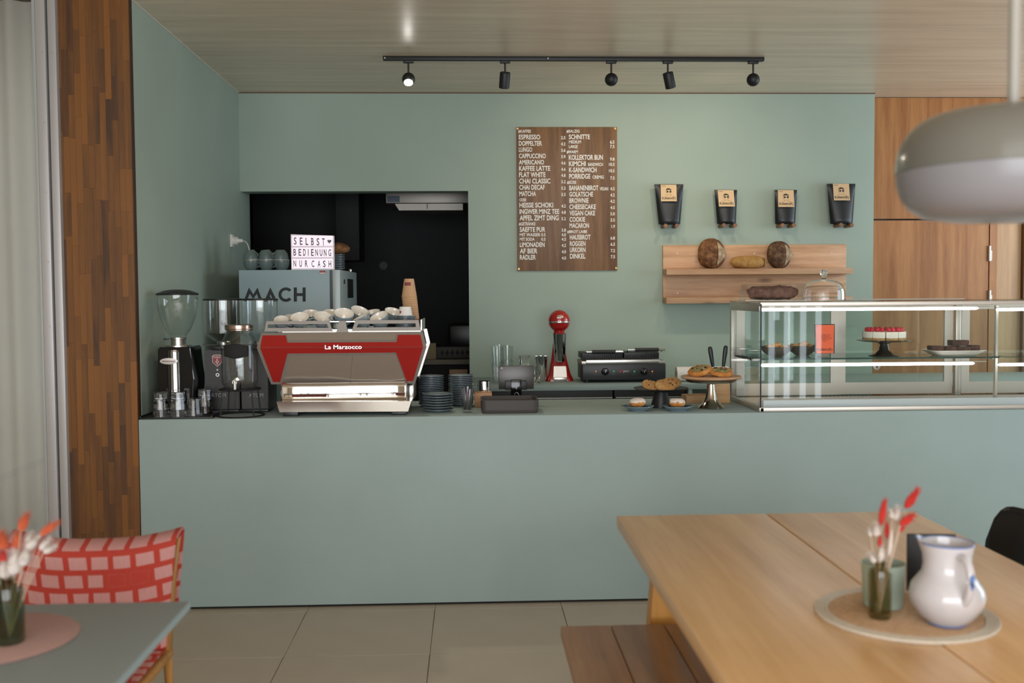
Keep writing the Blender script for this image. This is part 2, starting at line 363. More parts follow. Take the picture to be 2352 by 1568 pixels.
# kitchen bench with crate and board
Yk = 8.0
a = ax(975, 826, Yk); b_ = ax(1090, 836, Yk)
o = Vector((.05, Yk, 0)); kb = thing('kitchen_bench', 'steel-edged kitchen workbench seen low in the dark opening', 'workbench', o)
MB().box(-1.0, 1.2, Yk, Yk+.7, b_.z, a.z).build('worktop', mat('dull_steel', '5E584E', .5, metal=1), kb, org=o)
MB().box(-1.0, 1.2, Yk+.05, Yk+.65, 0, b_.z).build('carcass', DARK, kb, org=o)
cz = a.z
x0 = ax(1000, 820, Yk+.15).x
o = Vector((x0+.2, Yk+.3, cz)); cr_ = thing('crate', 'grey patterned plastic crate on the kitchen workbench', 'crate', o)
MB().box(x0, x0+.42, Yk+.15, Yk+.45, cz, cz+.09, bev=.004).build('crate_wall', mat('crate_grey', '56534E', .6), cr_, org=o)
for i in range(9):
    MB().prism([(x0+.04+i*.04, cz+.045), (x0+.055+i*.04, cz+.07), (x0+.07+i*.04, cz+.045), (x0+.055+i*.04, cz+.02)], Yk+.147, Yk+.151).build('crate_hole', mat('crate_dark', '201F1D', .7), cr_, org=o)
x0 = ax(972, 830, Yk+.06).x
tag(MB().box(x0, x0+.10, Yk+.08, Yk+.14, cz, cz+.125).build('cardboard_box', mat('cardboard', '9E9070', .8)), 'pale cardboard box at the left of the kitchen crate', 'box')
p = ax(1032, 848, Yk-.03); p2 = ax(1074, 890, Yk-.03)
tag(MB().box(p.x, p2.x, Yk-.05, Yk-.02, p2.z, p.z, bev=.003).build('drawer_front', wood('pine_front', 'B08A66', 'C9A27C', 'x')), 'light wooden drawer front below the kitchen workbench', 'drawer')
x0 = ax(1032, 790, 8.9).x
tag(MB().box(x0, x0+.5, 8.75, 9.3, cz+.0, ax(1040, 745, 8.75).z, bev=.02).build('kitchen_appliance', mat('near_black_appliance', '0E0F10', .3)), 'near-black kitchen appliance behind the crate', 'appliance')

# ------------------------------------------------------------------ timber wall at the right
TEAK = wood('warm_veneer', '90582A', 'B27A46', 'z', .9, .42, vary=.05, fine=1.3)
TEAKL = wood('pale_veneer', 'A98059', 'C29A70', 'z', .9, .45, vary=.04)
YW = 7.30
tw = struct('wall_timber', MB().box(wr-.3, RX1, YW+.03, YW+.2, 0, ZC), mat('timber_core', '2A1C12', .8))
zg = ax(2100, 504, YW).z; xg = ax(2272, 600, YW).x; g = .006
xl = ax(2290, 600, YW).x; xd = ax(2346, 600, YW).x
MB().box(wr-.2, RX1, YW, YW+.028, zg+g, ZC-.004).build('panel', TEAK, tw)
MB().box(wr-.2, xg-g, YW, YW+.028, .01, zg-g).build('panel', TEAK, tw)
MB().box(xg+g*.6, xl, YW, YW+.028, .01, zg-g).build('panel', TEAK, tw)
MB().box(xl+.003, xd, YW+.006, YW+.028, .01, zg-g).build('panel', TEAKL, tw)
MB().box(xd+.003, xd+.5, YW-.03, YW+.028, .01, zg-g).build('panel', wood('dark_veneer', '5A3A22', '7A5232', 'z'), tw)
for hy in (582, 684):
    p = ax(2273, hy, YW-.008); MB().cyl((p.x, YW-.008, p.z-.055), (p.x, YW-.008, p.z+.055), .011).cyl((p.x+.012, YW-.004, p.z-.05), (p.x+.012, YW-.004, p.z+.02), .008).build('hinge', STEEL_MATT, tw)

# ------------------------------------------------------------------ oak-strip pillar, window frame and curtain at the left
PXL = ax(139, 600, CF).x
pil = struct('wall_pillar', MB().box(PXL+.002, WX-.002, CF+.012, CF+.1, 0, ZC), mat('pillar_core', '3A2110', .8))
STAVE = wood('teak_stave', '4A2A08', '7E4E10', 'z', 1.2, .55, vary=.3, c3='764810', coat=.0)
ncol = 12; cw = (WX-PXL)/ncol
rs = random.Random(11)
for i in range(ncol):
    z = -rs.random()*.3
    while z < ZC:
        L = rs.choice((.2, .26, .33, .4, .5)); z0, z1 = max(z, 0), min(z+L, ZC)
        if z1-z0 > .01:
            d = rs.random()*.0008
            MB().box(PXL+i*cw, PXL+(i+1)*cw-.0004, CF+d, CF+.014, z0+.0003, z1-.0003).build('stave', STAVE, pil)
        z += L
# aluminium profiles
xa, xb, xc = ax(97, 600, CF-.02).x, ax(115, 600, CF-.02).x, ax(139, 600, CF-.02).x
gap = .012
fr = struct('window_3', MB().box(xa-.3, xc, CF+.03, CF+.06, .0005, .02), ALU)
x1_ = ax(97, 600, CF-.03).x; x2_ = ax(119.5, 600, CF-.03).x; x3_ = ax(123.5, 600, CF-.03).x; x4_ = ax(142, 600, CF-.03).x
MB().box(x1_, x2_, CF-.04, CF+.05, 0, ZC, bev=.003).build('frame_profile', ALU, fr)
MB().box(x3_, x4_, CF-.03, CF+.05, 0, ZC, bev=.003).build('frame_profile', ALU, fr)
MB().box(x2_, x3_, CF-.0, CF+.05, 0, ZC).build('rubber_seal', BLACK, fr)
MB().box(x1_-.014, x1_, CF-.04, CF-.02, 0, ZC, bev=.002).build('glazing_bead', mat('grey_bead', 'A8ACAA', .4), fr)
for k_, zz in enumerate((2.62, 2.30, 1.98, 1.66, 1.36, 1.02, .68, .34)):
    for xx, yy in ((x2_-.014, CF-.04), ((x3_+x4_)/2, CF-.03)):
        MB().cyl((xx, yy+.001, zz), (xx, yy-.0015, zz), .005, seg=10).build('screw', STEEL_MATT, fr)
MB().box(RX0, x1_-.012, CF-.036, CF-.028, 0, ZC).build('glass_pane', pane('tinted_pane', (.95, .965, .955)), fr)
CURT = mat('white_curtain', 'D2CEC9', .9)
cu = MB().grid(lambda u, v: (RX0+.05 + u*(x1_-.02-RX0-.05), CF+.012 + .018*math.sin(u*52)+.008*math.sin(u*117+1), .02+v*(ZC-.04)), 260, 4).build('curtain', CURT, solid=.003)
tag(cu, 'plain white curtain hanging behind the tinted glass at left', 'curtain')
struct('wall_left_curtain', MB().box(RX0, WX-.3, CF+.4, CF+.5, 0, ZC), PLAIN)

# ------------------------------------------------------------------ serving counter
o = Vector((1.5, CF+.35, 0))
co = thing('serving_counter', 'long seamless sage-green plastered serving counter facing the room', 'counter', o)
CR_Y = 5.60
MB().box(WX+.002, RX1-.02, CF, CR_Y, .012, CH, bev=.004).build('counter_body', TEAL2, co, org=o)
MB().box(WX+.01, RX1-.03, CF+.015, CR_Y-.03, 0, .012).build('plinth', mat('plinth_black', '15140F', .8), co, org=o)
# rear worktop
BX0 = ax(1084, 872, 6.8).x; BY = 6.47; BZ = CH
o = Vector((1.4, 6.8, 0))
bc = thing('rear_worktop', 'sage-green rear worktop running along the wall behind the counter', 'worktop', o)
MB().box(BX0, RX1-.05, BY, WY-.003, BZ-.036, BZ, bev=.003).build('top_slab', TEAL2, bc, org=o)
xs = ax(1586, 900, BY).x
MB().box(xs-.012, xs+.012, BY+.005, WY-.02, 0, BZ-.036).build('support_panel', TEAL2, bc, org=o)
MB().box(BX0+.005, BX0+.03, BY+.005, WY-.02, 0, BZ-.036).build('support_panel', TEAL2, bc, org=o)
FR = mat('fridge_black', '1E1D18', .35)
for n_, (a, b_) in enumerate(((ax(1090, 900, BY).x, ax(1411, 900, BY).x), (ax(1412, 900, BY).x, ax(1578, 900, BY).x))):
    o = Vector(((a+b_)/2, BY+.3, 0))
    f = thing('undercounter_fridge', ['wide black undercounter fridge below the red mixer and grill', 'narrow black undercounter fridge behind the black cake stand'][n_], 'fridge', o)
    MB().box(a+.004, b_-.004, BY+.05, BY+.6, .05, BZ-.04).build('fridge_body', FR, f, org=o)
    MB().box(a+.006, b_-.006, BY+.03, BY+.05, .08, BZ-.1, bev=.003).build('fridge_door', FR, f, org=o)
    MB().box(a+.01, b_-.01, BY+.015, BY+.03, BZ-.088, BZ-.082).build('door_handle', STEEL_MATT, f, org=o)
    for fx in (a+.03, b_-.03): MB().cyl((fx, BY+.1, 0), (fx, BY+.1, .05), .015).build('foot', BLACK, f, org=o)
# ================================================================== TRACK LIGHTS
YT = 6.08
a, b_ = ax(880, 141, YT), ax(1754, 141, YT)
o = Vector(((a.x+b_.x)/2, YT, ZC))
tr = thing('light_track', 'long black ceiling track carrying five spotlights', 'light track', o)
MB().box(a.x, b_.x, YT-.018, YT+.018, ZC-.022, ZC, bev=.002).build('track_rail', MATTE_BLACK, tr, org=o)
for px in (884, 1259):
    p = ax(px, 141, YT-.019); MB().cyl((p.x, YT-.017, ZC-.011), (p.x, YT-.0195, ZC-.011), .004, seg=12).build('track_screw', WHITE, tr, org=o)
BULB = mat('lamp_glow', (1, .96, .88, 1), .5, emit=30)
def spot(px, kind, tilt, label, watts, glow=False):
    x = ax(px, 145, YT).x; o = Vector((x, YT, ZC-.022))
    s = thing('spotlight', label, 'spotlight', o, group='track spotlights')
    MB().box(-.03, .03, -.016, .016, -.014, .0, bev=.002).build('adapter', MATTE_BLACK, s)
    MB().cyl((0, 0, -.014), (0, 0, -.075), .0055, seg=12).build('stem', MATTE_BLACK, s)
    hd = bpy.data.objects.new('lamp_head', None); C.objects.link(hd); hd.parent = s; hd.empty_display_size = .02
    if kind == 'ball':
        # axis points along local -Z (light leaves there)
        hd.location = (0, 0, -.108); hd.rotation_euler = tilt
        prof = [(0, .0385)] + [(.0385*math.sin(t), .0385*math.cos(t)) for t in [PI*k/16 for k in range(1, 13)]] + [(.022, -.022), (0, -.018)]
        MB().lathe(prof, 28).build('housing', mat('warm_black_metal', '22231F', .38) if glow else MATTE_BLACK, hd)
        if glow: MB().lathe([(.0255, -.0283), (0, -.0283)], 24).build('lens', BULB, hd)
        off = -.045
    else:
        hd.location = (0, 0, -.072); hd.rotation_euler = tilt
        MB().lathe([(0, .005), (.029, .005), (.031, .002), (.031, -.085), (.029, -.087), (.026, -.075), (0, -.072)], 28).build('housing', MATTE_BLACK, hd)
        off = -.09
    ld = bpy.data.lights.new('spot_lamp', 'SPOT'); ld.energy = watts; ld.spot_size = math.radians(115); ld.spot_blend = 1.0; ld.shadow_soft_size = .02; ld.color = (1, .87, .68)
    lo = bpy.data.objects.new('spot_lamp', ld); C.objects.link(lo); lo.parent = hd; lo.location = (0, 0, off)
R_ = math.radians
spot(938, 'ball', (R_(-36), 0, R_(0)), 'round black spotlight glowing toward the room at the track left end', 18, True)
spot(1160, 'can', (R_(22), R_(4), 0), 'black can spotlight hanging almost straight, second from the left', 1.5)
spot(1404, 'ball', (R_(60), 0, R_(-6)), 'round black spotlight in the middle of the track, turned away', 9)
spot(1534, 'can', (R_(18), R_(-16), 0), 'black can spotlight tilted to the right on the track', 10.5)
spot(1730, 'ball', (R_(60), 0, R_(6)), 'round black spotlight at the track right end', 10)

# ================================================================== MENU BOARD
Ym = WY-.012
def mc(cx, cy): return 1170+cx/4.48, 280+cy/4.48
tl, br = ax(1186.5, 291.5, Ym), ax(1418, 621, Ym)
o = Vector(((tl.x+br.x)/2, Ym, br.z))
WAL = wood('walnut_veneer', '5E4028', '8A6544', 'z', 1.1, .5, vary=.0, fine=1.6)
mb_ = thing('menu_board', 'tall walnut menu board with white price lettering on the green wall', 'menu board', o)
MB().box(tl.x, br.x, Ym, WY-.0005, br.z, tl.z, bev=.002).build('board', WAL, mb_, org=o)
for sx, sy in ((84, 70), (1089, 68), (98, 1512), (1098, 1503)):
    p = ax(*mc(sx, sy), Ym); MB().cyl((p.x, Ym+.001, p.z), (p.x, Ym-.004, p.z), .0075, seg=14).build('brass_screw', mat('brass', 'B8935E', .45, metal=1), mb_, org=o)
L_ = '''#KAFFEE 90 222 80 115|ESPRESSO 97 317 130 180|DOPPELTER 97 335 195 245|LUNGO 97 235 260 308|CAPPUCCINO 98 374 325 374|AMERICANO 98 356 390 438|KAFFEE LATTE 99 420 452 502|FLAT WHITE 100 372 517 568|CHAI CLASSIC 101 422 582 633|CHAI DECAF 102 365 647 697|MATCHA 102 274 713 763|ODER 103 175 785 817|HEISSE SCHOKI 103 450 830 880|INGWER MINZ TEE 104 513 896 946|APFEL ZIMT DING 105 508 960 1012|#GETRÄNKE 98 268 1024 1068|SAEFTE PUR 106 370 1081 1130|MIT WASSER 0.5 106 372 1144 1176|MIT SODA 106 260 1190 1222|0.5 328 372 1190 1222|LIMONADEN 107 362 1238 1286|AF BIER 107 288 1302 1352|RADLER 107 272 1367 1416
#SALZIG 587 722 80 113|SCHNITTE 612 828 128 178|MEDIUM 613 738 190 222|LARGE 613 702 237 270|#WARM 590 704 292 326|KOLLEKTOR BUN 612 962 338 390|KIMCHI 613 785 404 454|SANDWICH 808 962 420 454|K-SANDWICH 614 897 468 518|PORRIDGE 615 833 533 584|CREMIG 855 972 550 584|#SÜSS 592 688 598 640|BANANENBROT 616 915 653 704|VEGAN 930 1017 670 704|GOLATSCHE 617 862 718 768|BROWNIE 617 815 783 833|CHEESECAKE 617 890 848 897|VEGAN CAKE 618 882 912 962|COOKIE 619 780 977 1027|MACARON 619 820 1041 1090|#BROT LAIBE 595 800 1113 1146|HAUSBROT 621 835 1160 1210|ROGGEN 622 783 1226 1276|URKORN 622 783 1290 1340|DINKEL 623 783 1355 1405'''
for col in L_.split('\n'):
    for it in col.split('|'):
        w_ = it.rsplit(' ', 4); x0, x1, y0, y1 = map(float, w_[1:])
        lettering_px(w_[0], *mc(x0, y0), *mc(x1, y1), Ym-.0012, WINK, mb_, o, bold=.022)
PR = [('2.5', 145), ('4.2', 210), ('3.6', 275), ('3.9', 340), ('4.6', 405), ('4.6', 470), ('4.8', 533), ('5.2', 598), ('5.2', 664), ('5.5', 730), ('4.2', 848), ('4.8', 913), ('5.2', 978), ('3.8', 1096), ('4.0', 1144), ('4.5', 1190), ('4.2', 1253), ('4.0', 1318), ('4.0', 1383)]
PR2 = [('6.5', 190), ('7.5', 236), ('9.8', 366), ('10.5', 420), ('10.5', 485), ('7.5', 560), ('4.5', 670), ('4.2', 735), ('4.2', 799), ('4.5', 864), ('5.0', 928), ('3.5', 992), ('1.9', 1058), ('6.8', 1177), ('6.5', 1241), ('7.2', 1307), ('7.5', 1370)]
for P, xr in ((PR, 576), (PR2, 1080)):
    for s_, y0 in P:
        xx = xr + (y0-145)*.006
        lettering_px(s_, *mc(xx-(57 if len(s_) > 3 else 36 if s_ == '1.9' else 45), y0), *mc(xx, y0+33), Ym-.0012, WINK, mb_, o, bold=.022, name='price')

# ================================================================== COFFEE BAGS ON PEGS
BAGM = mat('black_pouch', '16191C', .38, bump=.25, bscale=14)
KRAFT = mat('kraft_label', 'D9B990', .8)
PEG = wood('peg_wood', '6E4830', '946A46', 'y', 2)
def coffee_bag(x0t, x1t, yt, x0b, x1b, yb, lab, pegs, label, plabel):
    Yb = WY-.055
    tl, tr_, bl, br = ax(x0t, yt, Yb), ax(x1t, yt, Yb), ax(x0b, yb, Yb), ax(x1b, yb, Yb)
    o = Vector(((bl.x+br.x)/2, Yb, bl.z)); b = thing('coffee_bag', label, 'coffee bag', o, group='coffee bags on pegs')
    def f(side):
        def g(u, v):
            L, R = bl.lerp(tl, v), br.lerp(tr_, v); p = L.lerp(R, u)
            th = .046*(1-v)**.6*(math.sin(PI*min(max(u, .0), 1)))**.45 + .002
            th *= 1 if v > .05 else .75
            return Vector((p.x, Yb - th*(1 if side else -.9) + .0, p.z)) - o
        return g
    m_ = MB(); m_.grid(f(1), 14, 16); m_.grid(f(0), 14, 16)
    bmesh.ops.remove_doubles(m_.bm, verts=m_.bm.verts, dist=.0045)
    m_.build('pouch', BAGM, b)
    # top seal strip
    MB().slab([tl-o+Vector((0, -.003, 0)), tr_-o+Vector((0, -.003, 0)), tr_-o+Vector((-.001, -.003, -.02)), tl-o+Vector((.001, -.003, -.02))], (0, .004, 0)).build('seal', BAGM, b)
    lx0, ly0, lx1, ly1, sk = lab
    Yl = Yb-.040
    P = [ax(lx0, ly0, Yb-.012), ax(lx1, ly0, Yb-.012), ax(lx1+sk, ly1, Yl-.009), ax(lx0+sk, ly1, Yl-.009)]
    lo = MB().slab([p-o for p in P], (0, .0012, 0)).build('label', KRAFT, b)
    U = P[1]-P[0]; V = P[0]-P[3]; B = P[3] + Vector((0, -.0012, 0))
    def at(u, v): return B + U*u + V*v - o
    lettering('Kollektiv(K)', at(.07, .07), None or at(0, 0), INK, lo, (0, 0, 0), .012, 'lettering', basis=(U*.86, V*.20))
    dashes(lo, INK, at(.06, .90), U*.26, V*.03, 5, 3)
    def disc(cu, cv, ru, rv, name, n=18):
        MB().slab([at(cu+ru*math.cos(2*PI*k/n), cv+rv*math.sin(2*PI*k/n)) for k in range(n)], (0, .0006, 0)).build(name, INK, lo)
    disc(.42, .575, .06, .058, 'portrait_glasses'); disc(.60, .575, .06, .058, 'portrait_glasses')
    HO = [(.325, .62), (.335, .70), (.38, .76), (.47, .785), (.57, .765), (.64, .73), (.67, .66), (.66, .62)]; HI = [(.35, .62), (.36, .66), (.39, .685), (.47, .69), (.55, .69), (.61, .685), (.635, .65), (.64, .62)]
    hm = MB()
    for k in range(7): hm._new([at(*HO[k]), at(*HO[k+1]), at(*HI[k+1]), at(*HI[k])], [(0, 1, 2, 3)])
    bmesh.ops.translate(hm.bm, verts=hm.bm.verts, vec=(0, -.0003, 0)); hm.build('portrait_hair', INK, lo, smooth=False)
    for pts in ([(.32, .60), (.335, .50), (.39, .42), (.42, .38), (.42, .34)], [(.68, .60), (.665, .50), (.62, .42), (.59, .38), (.59, .34)], [(.42, .36), (.30, .33), (.21, .26)], [(.59, .36), (.71, .33), (.80, .26)], [(.46, .42), (.51, .405), (.56, .42)]):
        MB().tube([at(u, v) for u, v in pts], .0005, 4).build('portrait_line', mat('brown_ink', '6E5A44', .7), lo)
    for k_, (px, py) in enumerate(pegs):
        Yp = WY-.125; p = ax(px, py, Yp); r = .0135
        pg = tag(MB().cyl((0, 0, 0), (0, WY-Yp-.0005, 0), r, seg=22).build('wooden_peg', PEG), plabel % ('left', 'right')[k_], 'peg', 'wooden wall pegs'); pg.location = p
coffee_bag(1503, 1569.5, 423, 1513, 1562, 515, (1517.5, 424, 1553.5, 462, 1), ((1529, 518), (1555, 518)), 'large black coffee bag nearest the menu board', '%s peg under the bag nearest the menu board')
coffee_bag(1641, 1693, 436, 1647, 1690, 514, (1648.5, 436.5, 1685, 474, 3), ((1663, 517), (1689, 517)), 'small black coffee bag with a slanting label, second from menu board', '%s peg under the second bag from the menu board')
coffee_bag(1779, 1830.5, 436, 1780, 1826, 514, (1786.5, 436.5, 1823, 475, 1.5), ((1798, 517), (1824, 517)), 'small black coffee bag third from the menu board', '%s peg under the third bag from the menu board')
coffee_bag(1899, 1964.5, 422, 1907, 1958, 514, (1913, 422, 1950, 460, 2.5), ((1932, 516), (1957, 517)), 'large black coffee bag nearest the wood panelled wall', '%s peg under the bag nearest the wood panels')

# ================================================================== BREAD SHELF
Ys = WY-.024
tl, br = ax(1523, 563, Ys), ax(1943, 693, Ys)
o = Vector(((tl.x+br.x)/2, WY, br.z))
bs = thing('bread_shelf', 'oak wall rack with two narrow ledges holding the loaves', 'shelf', o)
zm = ax(1700, 624, Ys).z
MB().box(tl.x, br.x, Ys, WY-.0005, zm, tl.z, bev=.0015).build('back_board', OAK, bs, org=o)
MB().box(tl.x, br.x, Ys, WY-.0005, br.z, zm-.001, bev=.0015).build('back_board', OAK, bs, org=o)
Yf = WY-.15
for ya, yb in ((617.5, 628.5), (683.5, 694)):
    p, q = ax(1531, ya, Yf), ax(1960, yb, Yf)
    MB().box(tl.x+.0, br.x+.0, Yf, Ys-.0002, q.z, p.z, bev=.0015).build('ledge', OAK, bs, org=o)
ZL = ax(1531, 617.5, Yf).z
for sx, sy in ((1556, 582), (1733, 582), (1910, 580), (1556, 673)):
    p = ax(sx, sy, Ys); MB().cyl((p.x, Ys+.001, p.z), (p.x, Ys-.002, p.z), .005, seg=10).build('screw_cap', WHITE, bs, org=o)
# loaves
def crust(name, c1, c2, c3):
    mt = bpy.data.materials.new(name); mt.use_nodes = True; nt = mt.node_tree; b = nt.nodes['Principled BSDF']; N = nt.nodes.new; K = nt.links.new
    tc = N('ShaderNodeTexCoord'); n = N('ShaderNodeTexNoise'); n.inputs['Scale'].default_value = 22; n.inputs['Detail'].default_value = 8; n.inputs['Roughness'].default_value = .7; K(tc.outputs['Object'], n.inputs['Vector'])
    cr = N('ShaderNodeValToRGB'); e = cr.color_ramp.elements; e[0].position = .32; e[0].color = lin(c1); e[1].position = .72; e[1].color = lin(c3); m_ = e.new(.5); m_.color = lin(c2)
    K(n.outputs['Fac'], cr.inputs[0]); K(cr.outputs[0], b.inputs['Base Color']); b.inputs['Roughness'].default_value = .75
    bp = N('ShaderNodeBump'); bp.inputs['Strength'].default_value = .5; bp.inputs['Distance'].default_value = .004; K(n.outputs['Fac'], bp.inputs['Height']); K(bp.outputs[0], b.inputs['Normal'])
    return mt
CRUST1 = crust('dark_crust', '3A2010', '6A4020', 'A87C4C')
CRUST2 = crust('brown_crust', '2C1A10', '53351F', '8C6E50')
CRUST3 = crust('golden_crust', '8A6230', 'AB8044', 'C29A5C')
FLOUR = crust('floured_crust', '7A6048', 'A68C6C', 'D0BEA0')
def loaf(px, Yc, w, h, d, m1, seam, label, lean=.18):
    p = ax(px, 617, Yc); o = Vector((p.x, Yc, ZL+.001))
    t = thing('bread_loaf', label, 'bread', o, group='round loaves on the bread shelf')
    b = MB().sph((0, 0, h/2), (w/2, d/2, h/2), 40, 26)
    for v in b.bm.verts:
        q = v.co; q.z = h/2 + (abs((q.z-h/2)/(h/2))**.85)*math.copysign(h/2, q.z-h/2)
        q.x = math.copysign(abs(q.x/(w/2))**.88*(w/2), q.x)
        if q.y < 0:
            k = q.x-seam(q.z/h)*w
            q.y += -.010*math.exp(-(k/.012)**2) + (.012 if k > 0 else 0)*max(0, 1-abs(k)/.08)
    b.jitter(.006, 14, px).jitter(.002, 60, px)
    b.build('crust', m1, t)
    f = MB(); n = 14
    f.grid(lambda u, v: (seam(.12+.76*v)*w + .006 + u*(.30*w)*math.sin(PI*(.08+.84*v)), -d/2*math.sqrt(max(.02, 1-((seam(.12+.76*v)*w+u*.30*w)/(w/2))**2*.96-((.12+.76*v)*2-1)**2*.96)) - .002, h*(.12+.76*v)), 8, n)
    f.jitter(.003, 50, 3).build('scored_flap', FLOUR, t, solid=.006)
loaf(1634, WY-.10, .192, .207, .105, CRUST1, lambda z: .10+.05*math.sin(z*3), 'tall round dark-crusted loaf with pale floured flap, left of shelf')
loaf(1789, WY-.10, .165, .187, .10, CRUST2, lambda z: .13+.04*math.sin(z*2.6), 'round brown loaf with a vertical scored ridge, right on shelf')
p = ax(1720, 617, WY-.10); o = Vector((p.x, WY-.085, ZL+.001))
t = thing('bread_loaf', 'low golden oblong loaf with a cut end, lying between the round loaves', 'bread', o, group='loaves on the bread shelf')
b = MB().sph((0, 0, .044), (.124, .046, .045), 44, 26)
for v in b.bm.verts:
    q = v.co; k = abs(q.x/.124); q.x = min(math.copysign(k**.72*.124, q.x), .108); q.z = max(.0, q.z)
b.jitter(.003, 26, 2); b.build('crust', CRUST3, t, sharp=60)
MB().lathe([(.030, 0), (.029, .004), (0, .005)], 26, (.108, 0, .042), rot=(0, PI/2, 0)).build('cut_face', crust('crumb', 'B08650', 'C39A62', 'D2AE78'), t)
# shelf tag at the lower right
p, q = ax(1945, 685, Yf-.001), ax(1958, 692, Yf-.001)

# ================================================================== WALL SOCKET WITH PLUG
Yo = 6.86
p = az(0, 0, 0) if False else None
zs = ax(548, 553, Yo).z
o = Vector((WX, Yo, zs)); so = thing('wall_socket', 'white wall socket with a plug on the green side wall', 'socket', o)
MB().box(0, .012, -.042, .042, -.042, .042, bev=.004).build('cover_plate', WHITE, so)
MB().lathe([(.0, .0), (.028, .0), (.028, .03), (.0, .03)], 20, (.012, 0, 0), rot=(0, PI/2, 0)).build('socket_ring', WHITE, so)
MB().cyl((.03, 0, 0), (.075, 0, 0), .017, .012, seg=14).build('plug', WHITE, so)
pts = []
for k in range(15):
    t_ = k/14; pts.append((.075+.055*math.sin(t_*PI/2), -.05*t_, -.14*t_**2.2))
MB().tube(pts, .0035, 6).build('cable', WHITE, so)
# ================================================================== ON THE COUNTER, LEFT
def on(px, py): return az(px, py, CH)        # a spot on the counter top

# ---- tumblers on a black tray
p = on(316, 958); q = on(504, 955)
tx0, tx1, ty0, ty1 = WX+.004, on(500, 955).x, CF+.012, CF+.20
o = Vector(((tx0+tx1)/2, (ty0+ty1)/2, CH))
tr = tag(MB().box(tx0-o.x, tx1-o.x, ty0-o.y, ty1-o.y, 0.0005, .008, bev=.002).box(tx0-o.x, tx0-o.x+.006, ty0-o.y, ty1-o.y, .007, .014).box(tx1-o.x-.006, tx1-o.x, ty0-o.y, ty1-o.y, .007, .014).box(tx0-o.x, tx1-o.x, ty1-o.y-.006, ty1-o.y, .007, .014).build('serving_tray', BLACK), 'flat black tray under the tumblers at the counter left end', 'tray'); tr.location = o
def tumbler_mesh():
    n = 12; m_ = MB()   # mouth down, lightly faceted
    m_.lathe([(.0375, 0), (.0375, .003), (.0335, .045), (.0315, .082), (.030, .085), (0, .085), ], 12)
    m_.lathe([(.0375, 0), (.0352, .0005), (.0312, .045), (.0288, .074), (0, .075)], 24)
    return m_
tm0 = None
def tumbler(px, py, n, label, back=0.):
    global tm0
    for k in range(n):
        p = az(px, py, CH+.008); loc = Vector((p.x, p.y+back, CH+.0085+.034*k))
        if tm0 is None: tm0 = tumbler_mesh().build('tumbler', REALGLASS, sharp=20); t = tm0
        else: t = tm0.copy(); C.objects.link(t)
        t.location = loc; t.rotation_euler = (0, 0, random.random())
        lv = '' if n == 1 else ', %s' % nth(k, n)
        tag(t, 'upturned clear tumbler '+label+lv, 'glass', 'upturned tumblers on the black tray')
tumbler(371, 956, 2, 'at the front left of the tray')
tumbler(410, 956, 2, 'second from front left on the tray')
tumbler(446, 954, 1, 'standing alone in the tray front row')
tumbler(471, 948, 2, 'at the front right of the tray')
tumbler(352, 938, 4, 'in the tall stack by the green wall')
tumbler(390, 940, 3, 'behind the front left stacks')
tumbler(427, 938, 2, 'in the back row before the oval-badged grinder')
tumbler(461, 934, 2, 'in the back row right')

# ---- conical-hopper grinder
o = Vector((ax(410, 800, 5.13).x, 5.13, CH)); k = 5.13/FPX
def zz(py, Y=5.13): return ax(410, py, Y).z - CH
g = thing('coffee_grinder', 'black grinder with rounded glass hopper and oval badge by the side wall', 'grinder', o)
zt = zz(795)
MB().prism([(-.078, 0), (.085, 0), (.098, zt*.52), (.086, zt*.78), (.082, zt), (-.074, zt), (-.080, zt*.6)], -.09, .12, 'xz', bev=.006).build('body', BLACKG, g)
MB().box(-.095, .095, -.12, .13, 0, .022, bev=.006).build('base', BLACK, g)
MB().lathe([(.03, 0), (.03, zt*.86), (.026, zt*.9), (0, zt*.9)], 24, (-.0, -.088, .02), squash=.55).build('steel_chute', mat('dark_chrome', '8E8C8A', .08, metal=1), g)
bd = MB().lathe([(.044, 0), (.043, .006), (0, .008)], 28, (-.018, -.100, zz(826)), rot=(PI/2, 0, 0), squash=.36).build('badge', mat('badge_silver', 'C9C4BE', .3, metal=.5), g)
MB().tube([(-.050+.0016*k, -.1095, zz(826)+.0042*math.sin(k*1.7)*(1 if k % 5 else .3)) for k in range(41)], .0007, 4).build('script_mark', mat('red_ink', '8E2A22', .6), bd)
MB().lathe([(.062, zt), (.062, zt+.006), (.036, zt+.008), (.036, zt+.034), (.040, zt+.036), (.040, zt+.044), (0, zt+.044)], 28).build('collar', STEEL, g)
MB().box(-.058, -.035, -.05, -.035, zt+.034, zt+.041, bev=.002).build('hopper_latch', BLACK, g)
z0 = zt+.040; z1 = zz(677)
MB().lathe([(.036, z0), (.040, z0+.012), (.062, z0+.045), (.083, z0+.095), (.095, z0+.15), (.0985, z1), (.096, z1), (.0925, z0+.15), (.0805, z0+.095), (.0595, z0+.046), (.037, z0+.013)], 40).build('glass_hopper', GLASS, g)
MB().lathe([(.101, z1-.001), (.1025, z1+.006), (.094, z1+.010), (.06, z1+.022), (.03, z1+.026), (0, z1+.027)], 36).build('hopper_lid', BLACK, g)

